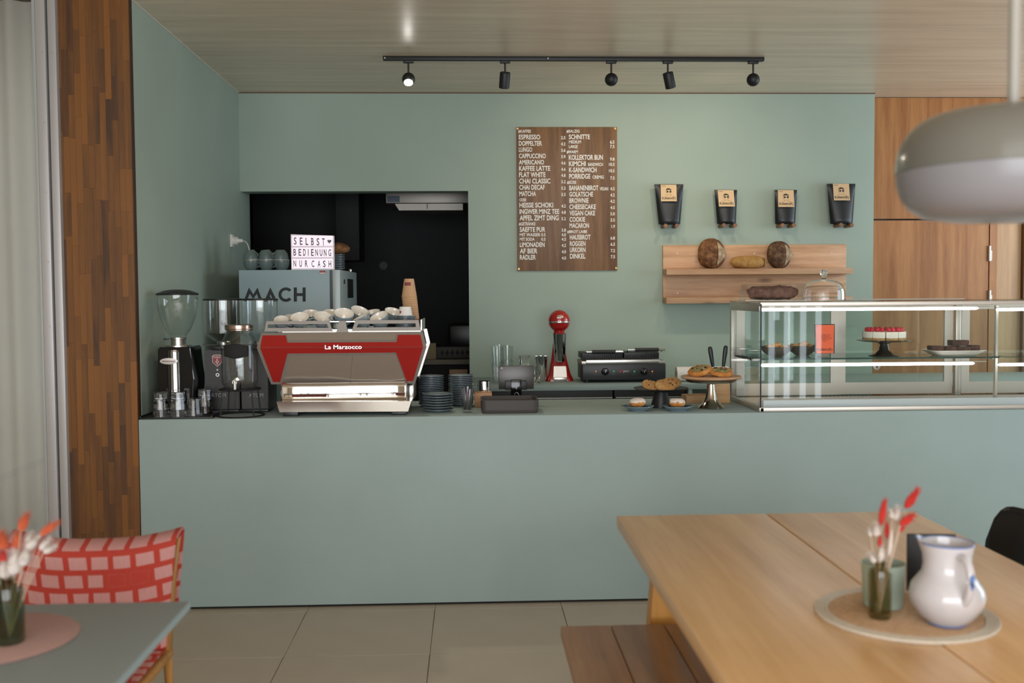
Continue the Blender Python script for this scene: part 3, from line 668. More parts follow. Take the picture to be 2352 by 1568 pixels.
# ---- two square grinders with cylinder hoppers
def grinder2(pxc, w_px, Yc, hop_px, hx0, hx1, label, shield):
    s = Yc/FPX; o = Vector((ax(pxc, 850, Yc).x, Yc+.11, CH)); g = thing('coffee_grinder', label, 'grinder', o, group='square black grinders')
    zf = lambda py: ax(pxc, py, Yc).z - CH
    hw = w_px*s/2; zt = zf(803)
    DG = mat('grinder_charcoal', '2A2724', .45)
    MB().prism([(-hw, .01), (hw, .01), (hw, zt*.9), (hw*.93, zt), (-hw*.93, zt), (-hw, zt*.9)], -.11, .12, 'xz', bev=.004).build('body', DG, g)
    MB().box(-hw*1.05, hw*1.05, -.14, .12, 0, .014, bev=.004).build('base', BLACK, g)
    MB().box(-hw*.55, hw*.5, -.115, .10, zt-.002, zt+.02, bev=.005).build('top_cap', BLACK, g)
    if shield:
        cx, cz = ax(499, 828, Yc).x-o.x, zf(828); W = .023; H_ = .027
        sh = [(cx-W, cz+H_*.75), (cx-W*.6, cz+H_), (cx+W*.6, cz+H_), (cx+W, cz+H_*.75), (cx+W*.9, cz-H_*.3), (cx, cz-H_), (cx-W*.9, cz-H_*.3)]
        s0 = MB().prism([(cx+(u-cx)*1.1, cz+(v-cz)*1.1) for u, v in sh], -.1115, -.110).build('shield_rim', WHITE, g)
        MB().prism(sh, -.1125, -.111).build('shield_field', mat('crimson', '8E1A26', .4), s0)
        lettering('EUREKA', (cx-W*.75, -.1130, cz+H_*.8), (cx+W*.75, -.1130, cz+H_*.5), WINK, s0, (0, 0, 0), .0)
        MB().cyl((cx, -.1115, cz-H_*.2), (cx, -.1135, cz-H_*.2), .007, seg=14).prism([(cx-.002, cz-H_*.7), (cx+.002, cz-H_*.7), (cx+.002, cz+H_*.35), (cx-.002, cz+H_*.35)], -.1135, -.111).build('shield_emblem', WHITE, s0)
        for py, r in ((849, .004), (860.5, .0085)):
            cz2 = zf(py); MB().lathe([(r*.65, 0), (r, 0), (r, .002), (r*.65, .002), (r*.65, 0)], 20, (cx, -.110, cz2), rot=(PI/2, 0, 0)).build('button', STEEL, g)
    x0 = pxc-w_px*.5+w_px*.28 if not shield else 487
    lettering('ATOM', (ax(572 if not shield else 485, 902, Yc).x-o.x, -.1112, zf(903)), (ax(604.5 if not shield else 519, 911, Yc).x-o.x, -.1112, zf(911.5)), mat('silver_print', '9A9A9A', .5), g, (0, 0, 0), .0)
    hr = (hx1-hx0)/2*Yc/FPX*1.02; hc = ax((hx0+hx1)/2, 740, Yc+.05).x - o.x; hy = 0.0
    z1, zc, zn = zf(689), zf(770), zf(789)
    MB().lathe([(.03, zn), (hr*.42, zn+.006), (hr*.96, zc), (hr, zc+.008), (hr, z1), (hr-.003, z1), (hr-.003, zc+.009), (hr*.9, zc+.001), (.028, zn+.003)], 40, (hc, hy, 0)).build('glass_hopper', GLASS, g)
    MB().lathe([(hr+.002, z1-.002), (hr+.003, z1+.005), (hr-.01, z1+.008), (0, z1+.008)], 40, (hc, hy, 0)).build('hopper_lid', BLACK, g)
    MB().lathe([(.034, zt+.015), (.034, zn+.004), (.03, zn+.008), (0, zn+.008)], 24, (hc, hy, 0)).build('collar', STEEL, g)
    MB().box(hc-.105, hc-.03, -.012, .0, zn-.012, zn-.008).build('shut_off_slide', BLACK, g)
grinder2(509, 78, 5.17, 93, 463, 550, 'square black grinder with red shield, behind the tumblers', True)
grinder2(584, 62, 5.17, 88, 552, 632, 'square black grinder half hidden by the glass drink dispenser', False)

# ---- drink dispenser on a wire stand
Yj = 5.00
o = Vector((ax(552, 900, Yj).x, Yj, CH)); zf = lambda py: ax(552, py, Yj).z - CH
st = thing('dispenser_stand', 'black wire stand carrying the glass drink dispenser', 'stand', o)
zr = zf(893)
def ring(r, z, n=28): return [(r*math.cos(2*PI*i/n), r*math.sin(2*PI*i/n), z) for i in range(n)]
MB().tube(ring(.098, zr), .0035, 6, True).build('top_ring', MATTE_BLACK, st)
MB().tube(ring(.112, .004), .004, 6, True).build('base_ring', MATTE_BLACK, st)
for a_ in (45, 135, 225, 315):
    cs, sn = math.cos(R_(a_)), math.sin(R_(a_)); MB().cyl((.098*cs, .098*sn, zr), (.112*cs, .112*sn, .004), .0035, seg=8).build('stand_leg', MATTE_BLACK, st)
MB().tube([(-.098, 0, zr), (.098, 0, zr)], .003, 6).tube([(0, -.098, zr), (0, .098, zr)], .003, 6).build('cross_wire', MATTE_BLACK, st)
o2 = o + Vector((0, 0, zr+.0045)); d = thing('drink_dispenser', 'glass drink dispenser jar with chalk label and metal tap', 'dispenser', o2)
H_ = zf(760)-zr; r = .088
pr = [(0, .003), (.07, .002), (.082, .012), (r, .035), (r, H_*.72), (.083, H_*.82), (.066, H_*.93), (.062, H_*1.0)]
MB().lathe(pr + [(x-.004 if x > 0 else 0, z+(.004 if i < 3 else 0)) for i, (x, z) in reversed(list(enumerate(pr)))], 44).build('glass_jar', GLASS, d)
MB().lathe([(.066, H_), (.067, H_+.024), (.062, H_+.027), (0, H_+.027)], 36).lathe([(.066, H_+.004), (.0685, H_+.006), (.066, H_+.008)], 36).build('screw_lid', mat('copper_steel', 'B9A090', .22, metal=1), d)
lx = lambda px: ax(px, 800, Yj-r).x-o.x
zc = zf(806)-zr
sh = [(-.058, .0), (-.056, .022), (-.04, .025), (-.02, .030), (0, .036), (.02, .030), (.04, .025), (.056, .022), (.058, 0), (.056, -.02), (.03, -.027), (0, -.036), (-.03, -.027), (-.056, -.02)]
yj = lambda x: -math.sqrt(max(1e-5, (r+.001)**2-x*x))
MB().grid(lambda u, v: ((-.058+.116*u), yj(-.058+.116*u)-.001, zc+(v-.5)*(.05+.022*math.sin(PI*u)**1.5)), 16, 6).build('chalk_label', mat('chalkboard', '1B1C1B', .8), d, solid=.002)
lb = [(x, yj(x)-.002, zc+z*1.0) for x, z in sh]
MB().tube(lb, .0022, 6, True).build('embossed_rim', GLASS, d)
for i in range(5):
    zz_ = zc-.052-i*.013; MB().tube([(x*.01, yj(x*.01)-.001, zz_+.003*math.sin(x*2.3+i)) for x in range(-4, 5)], .0028, 6).build('embossed_line', GLASS, d)
zt = .026
tp = MB().cyl((0, -r+.004, zt+.012), (0, -r-.03, zt+.012), .011, seg=14).build('tap', STEEL, d)
MB().cyl((0, -r-.026, zt+.018), (0, -r-.026, zt-.022), .009, .0075, seg=14).build('spout', STEEL, tp)
MB().box(-.003, .022, -r-.032, -r-.022, zt+.014, zt+.034, bev=.003, rot=(0, -.5, 0)).build('tap_lever', STEEL, tp)

# ================================================================== ESPRESSO MACHINE (back turned to the room)
Ye = 4.945
def e2(cx, cy): return 560+cx/5.058, 660+cy/5.058
def ep(cx, cy, dy=0.): return ax(*e2(cx, cy), Ye+dy)
o = Vector((ep(1140, 1490).x, Ye+.25, CH))
em = thing('espresso_machine', 'large red and steel espresso machine with its back to the room', 'espresso machine', o)
zr_ = ep(1100, 697).z       # fold line height
def fold(px, py, off=0.):
    z = ep(px, py).z; dy = .045*(z-zr_)/.08 if z > zr_ else .105*(zr_-z)/.19
    return ep(px, py, dy-off)
HEX_U = [(150, 700), (205, 528), (2082, 515), (2122, 690)]; HEX_L = [(150, 700), (2122, 690), (1988, 1118), (318, 1125)]
B1 = (0, .006, 0)
MB().slab([fold(*p) for p in HEX_U], (0, .008, 0)).slab([fold(*p) for p in HEX_L], (0, .008, 0)).build('back_frame', GREYF, em, org=o)
# body volume behind the frame
dep = .44
def prof(pts, y0, y1, inset):
    cx = sum(p[0] for p in pts)/len(pts); cy = sum(p[1] for p in pts)/len(pts)
    return [(ep(cx+(p[0]-cx)*inset, cy+(p[1]-cy)*inset)) for p in pts]
HEX = [(205, 528), (2082, 515), (2122, 690), (1988, 1118), (318, 1125), (150, 700)]
P = prof(HEX, 0, 0, .94)
MB().prism([(p.x, p.z) for p in P], Ye+.112, Ye+dep, 'xz').build('body', mat('dark_red_lacquer', '7E1618', .25, coat=.4), em, org=o)
P1, P2 = prof(HEX, 0, 0, 1.0), prof(HEX, 0, 0, .955)
f = MB(); n = 6
for i in range(n):
    j = (i+1) % n
    f.slab([(P1[i].x, Ye+dep, P1[i].z), (P1[j].x, Ye+dep, P1[j].z), (P2[j].x, Ye+dep, P2[j].z), (P2[i].x, Ye+dep, P2[i].z)], (0, .02, 0))
f.build('front_frame', STEEL, em, org=o)
# red panels, proud of the frame
REDU = [(190, 697), (218, 556), (486, 556), (506, 640), (1774, 633), (1790, 549), (2050, 549), (2082, 690)]
REDL = [(190, 701), (2082, 694), (1966, 1086), (1890, 1086), (1768, 756), (506, 768), (420, 1098), (340, 1098)]
rd = MB().slab([fold(*p, .004) for p in REDU], (0, .005, 0)).build('red_panel', RED, em, org=o)
MB().slab([fold(*p, .004) for p in REDL], (0, .005, 0)).build('red_panel', RED, em, org=o)
SATIN = mat('grey_satin_mirror', 'B8ACA0', .34, metal=.65)
MB().slab([fold(*p, .003) for p in [(498, 530), (518, 612), (1755, 606), (1770, 522)]], (0, .004, 0)).build('mirror_panel', mat('soft_mirror', 'C6BEB5', .2, metal=.75), em, org=o)
a_, b_ = [(535, 790), (1262, 784), (1232, 1106), (450, 1110)], [(1266, 784), (1762, 776), (1882, 1106), (1236, 1106)]
MB().slab([fold(*p, .003) for p in a_], (0, .004, 0)).build('steel_panel', SATIN, em, org=o)
MB().slab([fold(*p, .003) for p in b_], (0, .004, 0)).build('steel_panel', SATIN, em, org=o)
yl = fold(1100, 690, .006).y
lettering('La Marzocco', Vector((ep(945, 690).x, yl-.004, ep(945, 668).z)), Vector((ep(1372, 690).x, yl-.004, ep(945, 716).z)), mat('chrome_print', 'F4F0EC', .3, metal=.3), rd, o, .008)
# lower chrome back, drip tray skirt, feet
A, B_, C_ = ep(432, 1108, .07), ep(1893, 1104, .07), ep(1893, 1324, .07)
def lbk(u, v):
    x = A.x+(B_.x-A.x)*u; return (x, Ye+.066+.018*(v-.45)**2 - .011*math.sin(u*2*PI*.85+.5) - .0022*math.sin(u*2*PI*3.1), C_.z+(A.z-C_.z)*v)
MB().grid(lbk, 60, 4).build('lower_back', CHROME, em, org=o, solid=.003)
MB().box(A.x+.002, B_.x-.002, Ye+.10, Ye+.34, C_.z, A.z).build('lower_body', BLACK, em, org=o)
tx = [ep(380, 1326, -.014), ep(1945, 1320, -.014), ep(1908, 1440, -.010), ep(415, 1447, -.010)]
MB().slab(tx, (0, .36, 0)).build('drip_tray', mat('tray_steel', 'D8D2C8', .12, metal=1), em, org=o)
for cx0, cx1 in ((455, 630), (1712, 1892)):
    for dy in (.0, .34):
        A, B_ = ep(cx0, 1443, .0), ep(cx1, 1443, .0)
        MB().box(A.x, B_.x, Ye+dy, Ye+dy+.05, CH+.0005, A.z, bev=.003).build('foot', BLACK, em, org=o)
A, B_ = ep(1020, 1445, .09), ep(1540, 1445, .09); gr = MB()
for i in range(34):
    x = A.x + (B_.x-A.x)*i/33; gr.box(x, x+.002, Ye+.08, Ye+.10, CH+.014, A.z)
gr.build('vent_grille', mat('brass_grille', '9A7C4A', .4, metal=.8), em, org=o)['kind'] = 'stuff'
MB().box(A.x, B_.x, Ye+.10, Ye+.3, CH+.012, A.z).build('underside', BLACK, em, org=o)
# group side bits seen at the right
MB().box(ep(1895, 1120, .2).x, ep(1985, 1120, .2).x, Ye+.17, Ye+.36, ep(1900, 1300, .2).z, ep(1900, 1115, .2).z, bev=.01).build('side_unit', STEEL, em, org=o)
# cup rail
zb, zt = ep(600, 512, .06).z, ep(600, 385, .06).z
def rail(pts, hole, nm):
    f = MB(); n = len(pts)
    O = [ep(*p, .05) for p in pts]; I = [ep(*p, .05) for p in hole]
    for i in range(n):
        j = (i+1) % n; f.slab([O[i], O[j], I[j], I[i]], (0, .006, 0))
    f.build(nm, GREYF, em, org=o)
rail([(262, 392), (995, 385), (1028, 508), (238, 512)], [(282, 428), (965, 424), (985, 468), (276, 470)], 'cup_rail')
rail([(1300, 380), (2030, 378), (2055, 500), (1252, 505)], [(1330, 422), (1995, 416), (2000, 460), (1308, 464)], 'cup_rail')
MB().slab([ep(1105, 388, .045), ep(1180, 388, .045), ep(1208, 520, .045), ep(1075, 522, .045)], (0, .012, 0)).build('rail_post', GREYF, em, org=o)
MB().slab([ep(1000, 392, .06), ep(1290, 392, .06), ep(1290, 402, .06), ep(1000, 402, .06)], (0, .005, 0)).slab([ep(1020, 486, .06), ep(1260, 486, .06), ep(1260, 498, .06), ep(1020, 498, .06)], (0, .005, 0)).build('rail_wire', STEEL, em, org=o)
zt_tray = ep(600, 505, .06).z
MB().box(ep(420, 500).x, ep(2050, 500).x, Ye+.058, Ye+.42, zt_tray-.012, zt_tray).build('cup_tray', STEEL_MATT, em, org=o)
MB().slab([Vector((ep(2050, 500).x, Ye+.056, zt_tray)), Vector((ep(2050, 500).x, Ye+.42, zt_tray)), Vector((ep(2050, 500).x, Ye+.42, zt)), Vector((ep(2050, 500).x, Ye+.056, zt))], (.005, 0, 0)).build('side_rail', STEEL, em, org=o)

# ---- cups
def make_cup(name, r, h, label, cat='cup', group=None, handle=True, mt=None):
    t = thing(name, label, cat, (0, 0, 0), group=group)
    MB().lathe([(0, 0), (r*.55, 0), (r*.56, .003), (r*.82, h*.30), (r*.96, h*.66), (r, h)], 32).build('cup_body', mt or CUPB, t)
    MB().lathe([(r, h), (r*.985, h+.0015), (r*.955, h), (r*.90, h*.72), (r*.75, h*.36), (r*.5, .007), (0, .006)], 32).build('inner_glaze', CREAM, t)
    if handle:
        MB().tube([(r*.93+.024*math.sin(PI*k/8)*1.0, 0, h*.80-h*.5*k/8) for k in range(9)], .0042, 8).build('handle', mt or CUPB, t)
    return t
cup0 = make_cup('coffee_cup', .047, .058, 'x', group='cups on top of the espresso machine')
first = True
def put_cup(px, py, Y, tilt, lean, sc, hz, label, group, flip=False, z=None):
    global first
    p = ax(px, py, Y)
    c = cup0 if first else copy_tree(cup0); first = False
    c.location = p if z is None else (p.x, Y, z); c.scale = (sc,)*3
    c.rotation_mode = 'XYZ'; c.rotation_euler = (R_(tilt), R_(lean), 0)
    if flip: c.rotation_euler = (PI+R_(tilt), R_(lean), 0)
    # handle direction baked as a turn about the cup's own axis
    c.rotation_euler = (Euler((R_(tilt)+(PI if flip else 0), R_(lean), 0)).to_matrix() @ Euler((0, 0, R_(hz))).to_matrix()).to_euler()
    c['label'] = label; c['group'] = group; return c
G1 = 'cups on top of the espresso machine'
zt2 = zt_tray+.004
def cupz(px, Y, dz=0.): return dict(z=zt2+dz)
for px, Y, tl_, ln, sc, hz, dz, lb in (
    (647, 5.09, 34, 4, .78, 150, .012, 'smallest tilted grey cup at the left of the machine rail'),
    (691, 5.09, 30, 0, .98, 200, .012, 'tilted grey cup second from the left on the machine rail'),
    (738, 5.09, 30, 16, 1.0, 200, .012, 'grey cup leaning right, left of the middle rail post'),
    (788, 5.09, 28, 10, 1.04, 200, .028, 'raised grey cup above the middle rail post, open to the room'),
    (840, 5.10, 8, -26, .95, 20, .010, 'grey cup leaning left, right of the middle rail post'),
    (880, 5.09, 24, -22, 1.0, 180, .012, 'tilted grey cup beside the small saucer stack'),
    (668, 5.21, 22, 12, .8, 90, .020, 'cup behind the smallest cup on the machine'),
    (714, 5.22, 22, 6, .95, 90, .032, 'cup behind the second cup on the machine'),
    (760, 5.22, 22, 8, .98, 90, .030, 'cup peeking out behind the cup leaning right'),
    (819, 5.23, 24, 24, 1.06, 90, .034, 'wide pale cup leaning behind the raised cup'),
    (858, 5.23, 14, -10, .95, 60, .036, 'rear cup with visible handle behind the left-leaning cup'),
    (899, 5.23, 20, 16, 1.0, 90, .034, 'rear cup nearest the small saucer stack')):
    c = put_cup(px, 740, Y, tl_, ln, sc, hz, lb, G1, z=zt2+dz)
    # keep the lowest rim point on the tray
    R3 = Euler((R_(tl_), R_(ln), 0)).to_matrix(); low = min((R3 @ Vector((.026*sc*math.cos(a), .026*sc*math.sin(a), 0))).z for a in [PI*k/8 for k in range(16)])
    c.location.z = zt2 - low + max(0, dz-.014)
tag(MB().lathe([(0, 0), (.05, 0), (.052, .006), (.0, .006)], 30).build('cup_lid', CUPB), 'grey saucer under the raised cup on the machine', 'saucer').location = (ax(788, 740, 5.09).x, 5.09, zt2)
bpy.data.objects['cup_lid'].name = 'saucer_plate'
# ---- saucers on the machine with an upturned paper cup
def saucer_mesh(r, h=.012): return MB().lathe([(0, 0), (r*.5, 0), (r*.56, .002), (r*.8, h*.55), (r, h), (r, h+.002), (r*.97, h+.0022), (r*.78, h*.62+.002), (r*.5, .005), (0, .005)], 40)
sm = saucer_mesh(.052).build('saucer', PLATEB); Ysc = 5.10; xs = ax(932, 730, Ysc).x
for k in range(8):
    s = sm if k == 0 else sm.copy()
    if k: C.objects.link(s)
    s.location = (xs+.0015*math.sin(k*2), Ysc, zt2+.007*k+.0005); tag(s, 'small blue-grey saucer, %s in the stack on the espresso machine' % nth(k, 8), 'saucer', 'saucer stack on the machine')
def paper_cup(name, mt, h, r0, r1):
    """mouth down"""
    m_ = MB().lathe([(r0, 0), (r0+.002, .002), (r0, .005), (r1, h-.004), (r1-.001, h), (r1-.003, h), (r1-.004, h-.004), (0, h-.006)], 32); return m_
t = thing('paper_cup', 'white paper cup upturned on the small saucer stack', 'paper cup', (xs-.002, Ysc, zt2+.007*7+.0155))
paper_cup('c', None, .044, .034, .029).build('cup_wall', PAPER, t)
MB().grid(lambda u, v: ((.0335-.0047*v*.4-.0006)*math.sin(-.95+.35*u), -(.0335-.0047*v*.4-.0006)*math.cos(-.95+.35*u), .012+.012*v), 6, 3).build('print_mark', mat('magenta_ink', 'B0405A', .6), t, solid=.0008)
KR = mat('kraft_cup', 'C9A078', .7)
base = None; xk, Yk_ = ax(944, 700, 5.29).x, 5.29
pc = paper_cup('k', None, .095, .0385, .0255).build('paper_cup', KR); z0 = zt_tray+.001
ztop = ax(940, 640, Yk_).z - .095; nC = 15
for k in range(nC):
    s = pc if k == 0 else pc.copy()
    if k: C.objects.link(s)
    s.location = (xk+.007-.0011*k, Yk_, z0+(ztop-z0)*k/(nC-1)); tag(s, 'kraft paper cup, %s in the tall upturned stack on the machine' % nth(k, nC), 'paper cup', 'tall stack of kraft cups')
zq = ztop+.06
MB().grid(lambda u, v: (-.0009*nC*0 + (.0318-.003*v)*math.sin(-.75+1.1*u), -(.0318-.003*v)*math.cos(-.75+1.1*u), .06+.016*v), 8, 3).build('print_mark', mat('blue_red_ink', '8A4048', .6), s, solid=.0008)
s['label'] = 'topmost kraft paper cup of the tall upturned stack, with printed mark'

# ================================================================== GREY DISHWASHER WITH LETTERING, AND WHAT STANDS ON IT
Yd = 6.12
a, b_ = ax(548, 620, Yd), ax(757, 620, Yd)
zt = a.z; o = Vector(((a.x+b_.x)/2, Yd+.4, 0))
GB = mat('blue_grey_steel_paint', '94A7AC', .35, noise=.0)
dw = thing('dishwasher', 'tall blue-grey commercial dishwasher with large black lettering on its side', 'dishwasher', o)
c1 = ax(763, 620, Yd).x; Yd2 = 7.02
MB().box(a.x, b_.x, Yd, Yd2, .02, zt, bev=.004).build('housing', GB, dw, org=o)
MB().box(b_.x, c1, Yd+.02, Yd2, .02, zt-.004).build('door_seal', BLACK, dw, org=o)
c2 = ax(781, 620, Yd+.0).x
MB().box(c1, c2, Yd, Yd2-.02, .02, zt-.001, bev=.004).build('door', mat('pale_blue_steel', 'AEBABB', .3, metal=.2), dw, org=o)
MB().box(c2-.001, c2+.003, Yd+.25, Yd2-.1, zt-.62, zt-.24, bev=.001).build('door_window', mat('dark_blue_glass', '1B2630', .08), dw, org=o)
MB().box(c2-.001, c2+.003, Yd+.35, Yd2-.25, zt-.17, zt-.05, bev=.001).build('control_panel', BLACK, dw, org=o)
MB().cyl((c2, Yd+.18, zt-.07), (c2+.006, Yd+.18, zt-.07), .014, seg=14).build('power_knob', BLACK, dw, org=o)
MB().box(c2-.03, c2-.012, Yd2-.2, Yd2-.17, zt-.002, zt+.02, bev=.003).build('top_latch', STEEL, dw, org=o)
def e8(cx, cy): return 540+cx/8.254, 530+cy/8.254
def mpx(s_, x0, y0, x1, y1, **kw): lettering_px(s_, *e8(x0, y0), *e8(x1, y1), Yd-.0015, INK, dw, o, **kw)
MKC = lambda pts: [(ax(*e8(*p), Yd).x, ax(*e8(*p), Yd).z) for p in pts]
MB().prism(MKC([(160, 1340), (262, 1075), (345, 1205), (425, 1075), (525, 1340), (468, 1340), (412, 1190), (345, 1290), (278, 1190), (218, 1340)]), Yd-.0015, Yd+.0005).build('lettering', INK, dw, org=o)
MB().prism(MKC([(550, 1342), (668, 1072), (800, 1342), (735, 1342), (708, 1285), (672, 1205), (655, 1238), (690, 1285), (628, 1285), (604, 1342)]), Yd-.0015, Yd+.0005).build('lettering', INK, dw, org=o)
cc = []; 
for k in range(25):
    th = R_(42+276*k/24); cc.append((963+140*math.cos(th), 1208-137*math.sin(th)))
for k in range(25):
    th = R_(318-276*k/24); cc.append((963+85*math.cos(th), 1208-82*math.sin(th)))
MB().prism(MKC(cc), Yd-.0015, Yd+.0005).build('lettering', INK, dw, org=o)
MB().prism(MKC([(1113, 1072), (1172, 1072), (1172, 1180), (1280, 1180), (1280, 1072), (1338, 1072), (1338, 1340), (1280, 1340), (1280, 1235), (1172, 1235), (1172, 1340), (1113, 1340)]), Yd-.0015, Yd+.0005).build('lettering', INK, dw, org=o)
A, B_ = ax(*e8(1603, 757), Yd), ax(*e8(1714, 815), Yd)
st_ = MB().box(A.x, B_.x, Yd-.001, Yd+.001, B_.z, A.z).build('warning_sticker', mat('sticker_red', '9E2426', .5), dw, org=o)
A, B_ = ax(*e8(1608, 792), Yd), ax(*e8(1709, 810), Yd)
MB().box(A.x, B_.x, Yd-.0015, Yd, B_.z, A.z).build('sticker_text_field', PAPER, st_, org=o)
# cups on the dishwasher
zd = zt+.0005; Yc = Yd+.12
G2 = 'cups on the grey dishwasher'
CUPD = 1.28
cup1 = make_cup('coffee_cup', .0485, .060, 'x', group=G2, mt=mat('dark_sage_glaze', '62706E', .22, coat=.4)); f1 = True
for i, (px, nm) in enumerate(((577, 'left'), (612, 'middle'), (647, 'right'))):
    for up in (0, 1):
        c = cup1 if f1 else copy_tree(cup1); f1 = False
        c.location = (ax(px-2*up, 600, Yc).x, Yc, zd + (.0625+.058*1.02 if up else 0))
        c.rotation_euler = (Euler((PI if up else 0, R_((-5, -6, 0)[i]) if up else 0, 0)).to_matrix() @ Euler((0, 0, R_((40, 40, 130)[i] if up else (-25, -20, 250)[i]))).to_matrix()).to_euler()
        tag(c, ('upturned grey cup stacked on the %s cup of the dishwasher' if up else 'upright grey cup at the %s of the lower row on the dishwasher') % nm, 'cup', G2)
# light box
Yx = Yd+.06
def e9(cx, cy): return e8(cx, cy)
P = [ax(*e8(*p), Yx) for p in ((1055, 66), (1864, 92), (1870, 725), (1068, 725))]
P[2].z = P[3].z = zt+.001
o = Vector(((P[2].x+P[3].x)/2, Yx, zt+.001)); lb = thing('light_box', 'lit cinema light box with three rows of letters on the dishwasher', 'light box', o)
MB().slab(P, (0, .045, 0)).build('frame', mat('light_box_white', 'E8DDE2', .4, emit=.12), lb, org=o)
GL = mat('light_box_glow', (.93, .80, .88, 1), .4, emit=.38)
rows = [(110, 268, 'SELBST♥'), (330, 478, 'BEDIENUNG'), (545, 690, 'NURCASH')]
IN2 = mat('light_box_letter', '2E2236', .5)
for (y0, y1, s_) in rows:
    A, B_ = ax(*e8(1082, y0-14), Yx-.003), ax(*e8(1846, y1+12), Yx-.003)
    rw = MB().box(A.x, B_.x, Yx-.003, Yx+.002, B_.z, A.z).build('letter_row', GL, lb, org=o)
    XS = {'S': 0}
    xs_ = {'SELBST♥': (1113, 1226, 1335, 1440, 1545, 1648, 1745), 'BEDIENUNG': (1105, 1203, 1288, 1380, 1440, 1520, 1604, 1680, 1768), 'NURCASH': (1106, 1216, 1325, 1450, 1565, 1665, 1772)}[s_]
    for x, ch in zip(xs_, s_):
        sl = 26*(x-1105)/700 if y0 < 300 else 8*(x-1105)/700
        if ch == '♥':
            pts = []
            for k in range(24):
                t_ = 2*PI*k/24; hx = 16*math.sin(t_)**3; hy = 13*math.cos(t_)-5*math.cos(2*t_)-2*math.cos(3*t_)-math.cos(4*t_); pts.append((1787+hx*2.4, 200-hy*2.6))
            Q = [ax(*e8(*p), Yx-.004) for p in pts]; MB().prism([(q.x, q.z) for q in Q], Yx-.0045, Yx-.003).build('heart', mat('grey_heart', '5A5A60', .5), rw, org=o)
        else:
            w_ = 14 if ch == 'I' else 52
            lettering_px(ch, *e8(x, y0+12+sl), *e8(x+w_, y1-8+sl), Yx-.0042, IN2, rw, o, .012, name='letter')
for yy in (292, 505):
    A, B_ = ax(*e8(1062, yy), Yx-.004), ax(*e8(1866, yy+20), Yx-.004)
    MB().box(A.x, B_.x, Yx-.005, Yx+.002, B_.z, A.z).build('letter_rail', mat('clear_rail', 'E4D6DE', .2), lb, org=o)
# plates with a roll behind the light box
Ypb = Yd+.30; xp = ax(765, 600, Ypb).x
pm = saucer_mesh(.075, .012).build('side_plate', PLATEB)
for k in range(9):
    s = pm if k == 0 else pm.copy()
    if k: C.objects.link(s)
    s.location = (xp, Ypb, zd+.0105*k+.0005); tag(s, 'grey side plate, %s in the stack behind the light box' % nth(k, 9), 'plate', 'plates behind the light box')
z = zd+.0105*8+.016
b = MB().sph((0, 0, .036), (.085, .06, .036), 28, 18).jitter(.006, 22, 5).build('bread_loaf', CRUST1); b.location = (xp+.02, Ypb, z); tag(b, 'crusty bread loaf on the plates behind the light box', 'bread')
# ================================================================== ON THE COUNTER, MIDDLE
pl = saucer_mesh(.068, .013).build('plate', PLATEB); firstp = True
def stack(px, py, r, n, dz, label, group, toplabel, botlabel=None):
    global firstp
    p = on(px, py); y = p.y + r
    for k in range(n):
        if firstp: s = pl; firstp = False
        else: s = pl.copy(); C.objects.link(s)
        f = r/.068; s.scale = (f, f, 1.0)
        s.location = (ax(px, py, y).x + .0012*math.sin(k*1.9+px), y+.001*math.cos(k*2.3), CH+.0005+dz*k)
        tag(s, label % nth(k, n), 'plate', group)
# heights read from the photo
stack(991, 936, .066, 17, .0091, 'blue-grey plate, %s in the tall stack nearest the espresso machine', 'tall plate stack by the machine', 'topmost blue-grey plate of the stack nearest the espresso machine')
stack(1059, 934, .066, 17, .0091, 'blue-grey plate, %s in the tall stack behind the cutlery glass', 'tall plate stack behind the cutlery glass', 'topmost blue-grey plate of the stack behind the cutlery glass')
stack(1006, 949, .076, 7, .0128, 'blue-grey plate, %s in the low front stack', 'low front plate stack', 'topmost blue-grey plate of the low front stack')
# cutlery glass
p = on(1073, 948); o = Vector((p.x, p.y+.03, CH)); cg = thing('cutlery_glass', 'clear ribbed glass holding dark cutlery handles beside the plates', 'glass', o)
m_ = MB(); n = 48
pr = [(0, .001), (.024, .001), (.027, .012), (.031, .10), (.0295, .10), (.0255, .014), (0, .010)]
m_.lathe(pr, 40).build('glass_wall', GLASS, cg)
DC = mat('dark_cutlery', '4A4648', .25, metal=.9)
for i, (dx, dy, a, b_) in enumerate(((-.010, -.006, -7, 3), (.011, 0, 9, -4), (.0, .01, 2, 6), (.006, -.011, 5, 2), (-.007, .008, -4, -3))):
    h = .118+.006*(i % 3)
    c = MB().box(dx-.0065, dx+.0065, dy-.002, dy+.002, .014, h, bev=.0018, rot=(R_(b_), R_(a), 0), piv=(dx*.4, dy*.4, .014)).build('cutlery', BLACK if i < 2 else DC); c.location = o
    tag(c, ['black knife handle leaning left in the cutlery glass', 'black knife handle leaning right in the cutlery glass', 'dark fork handle at the back of the cutlery glass', 'dark spoon handle at the front of the cutlery glass', 'dark teaspoon handle at the left back of the cutlery glass'][i], 'cutlery', 'cutlery in the glass')
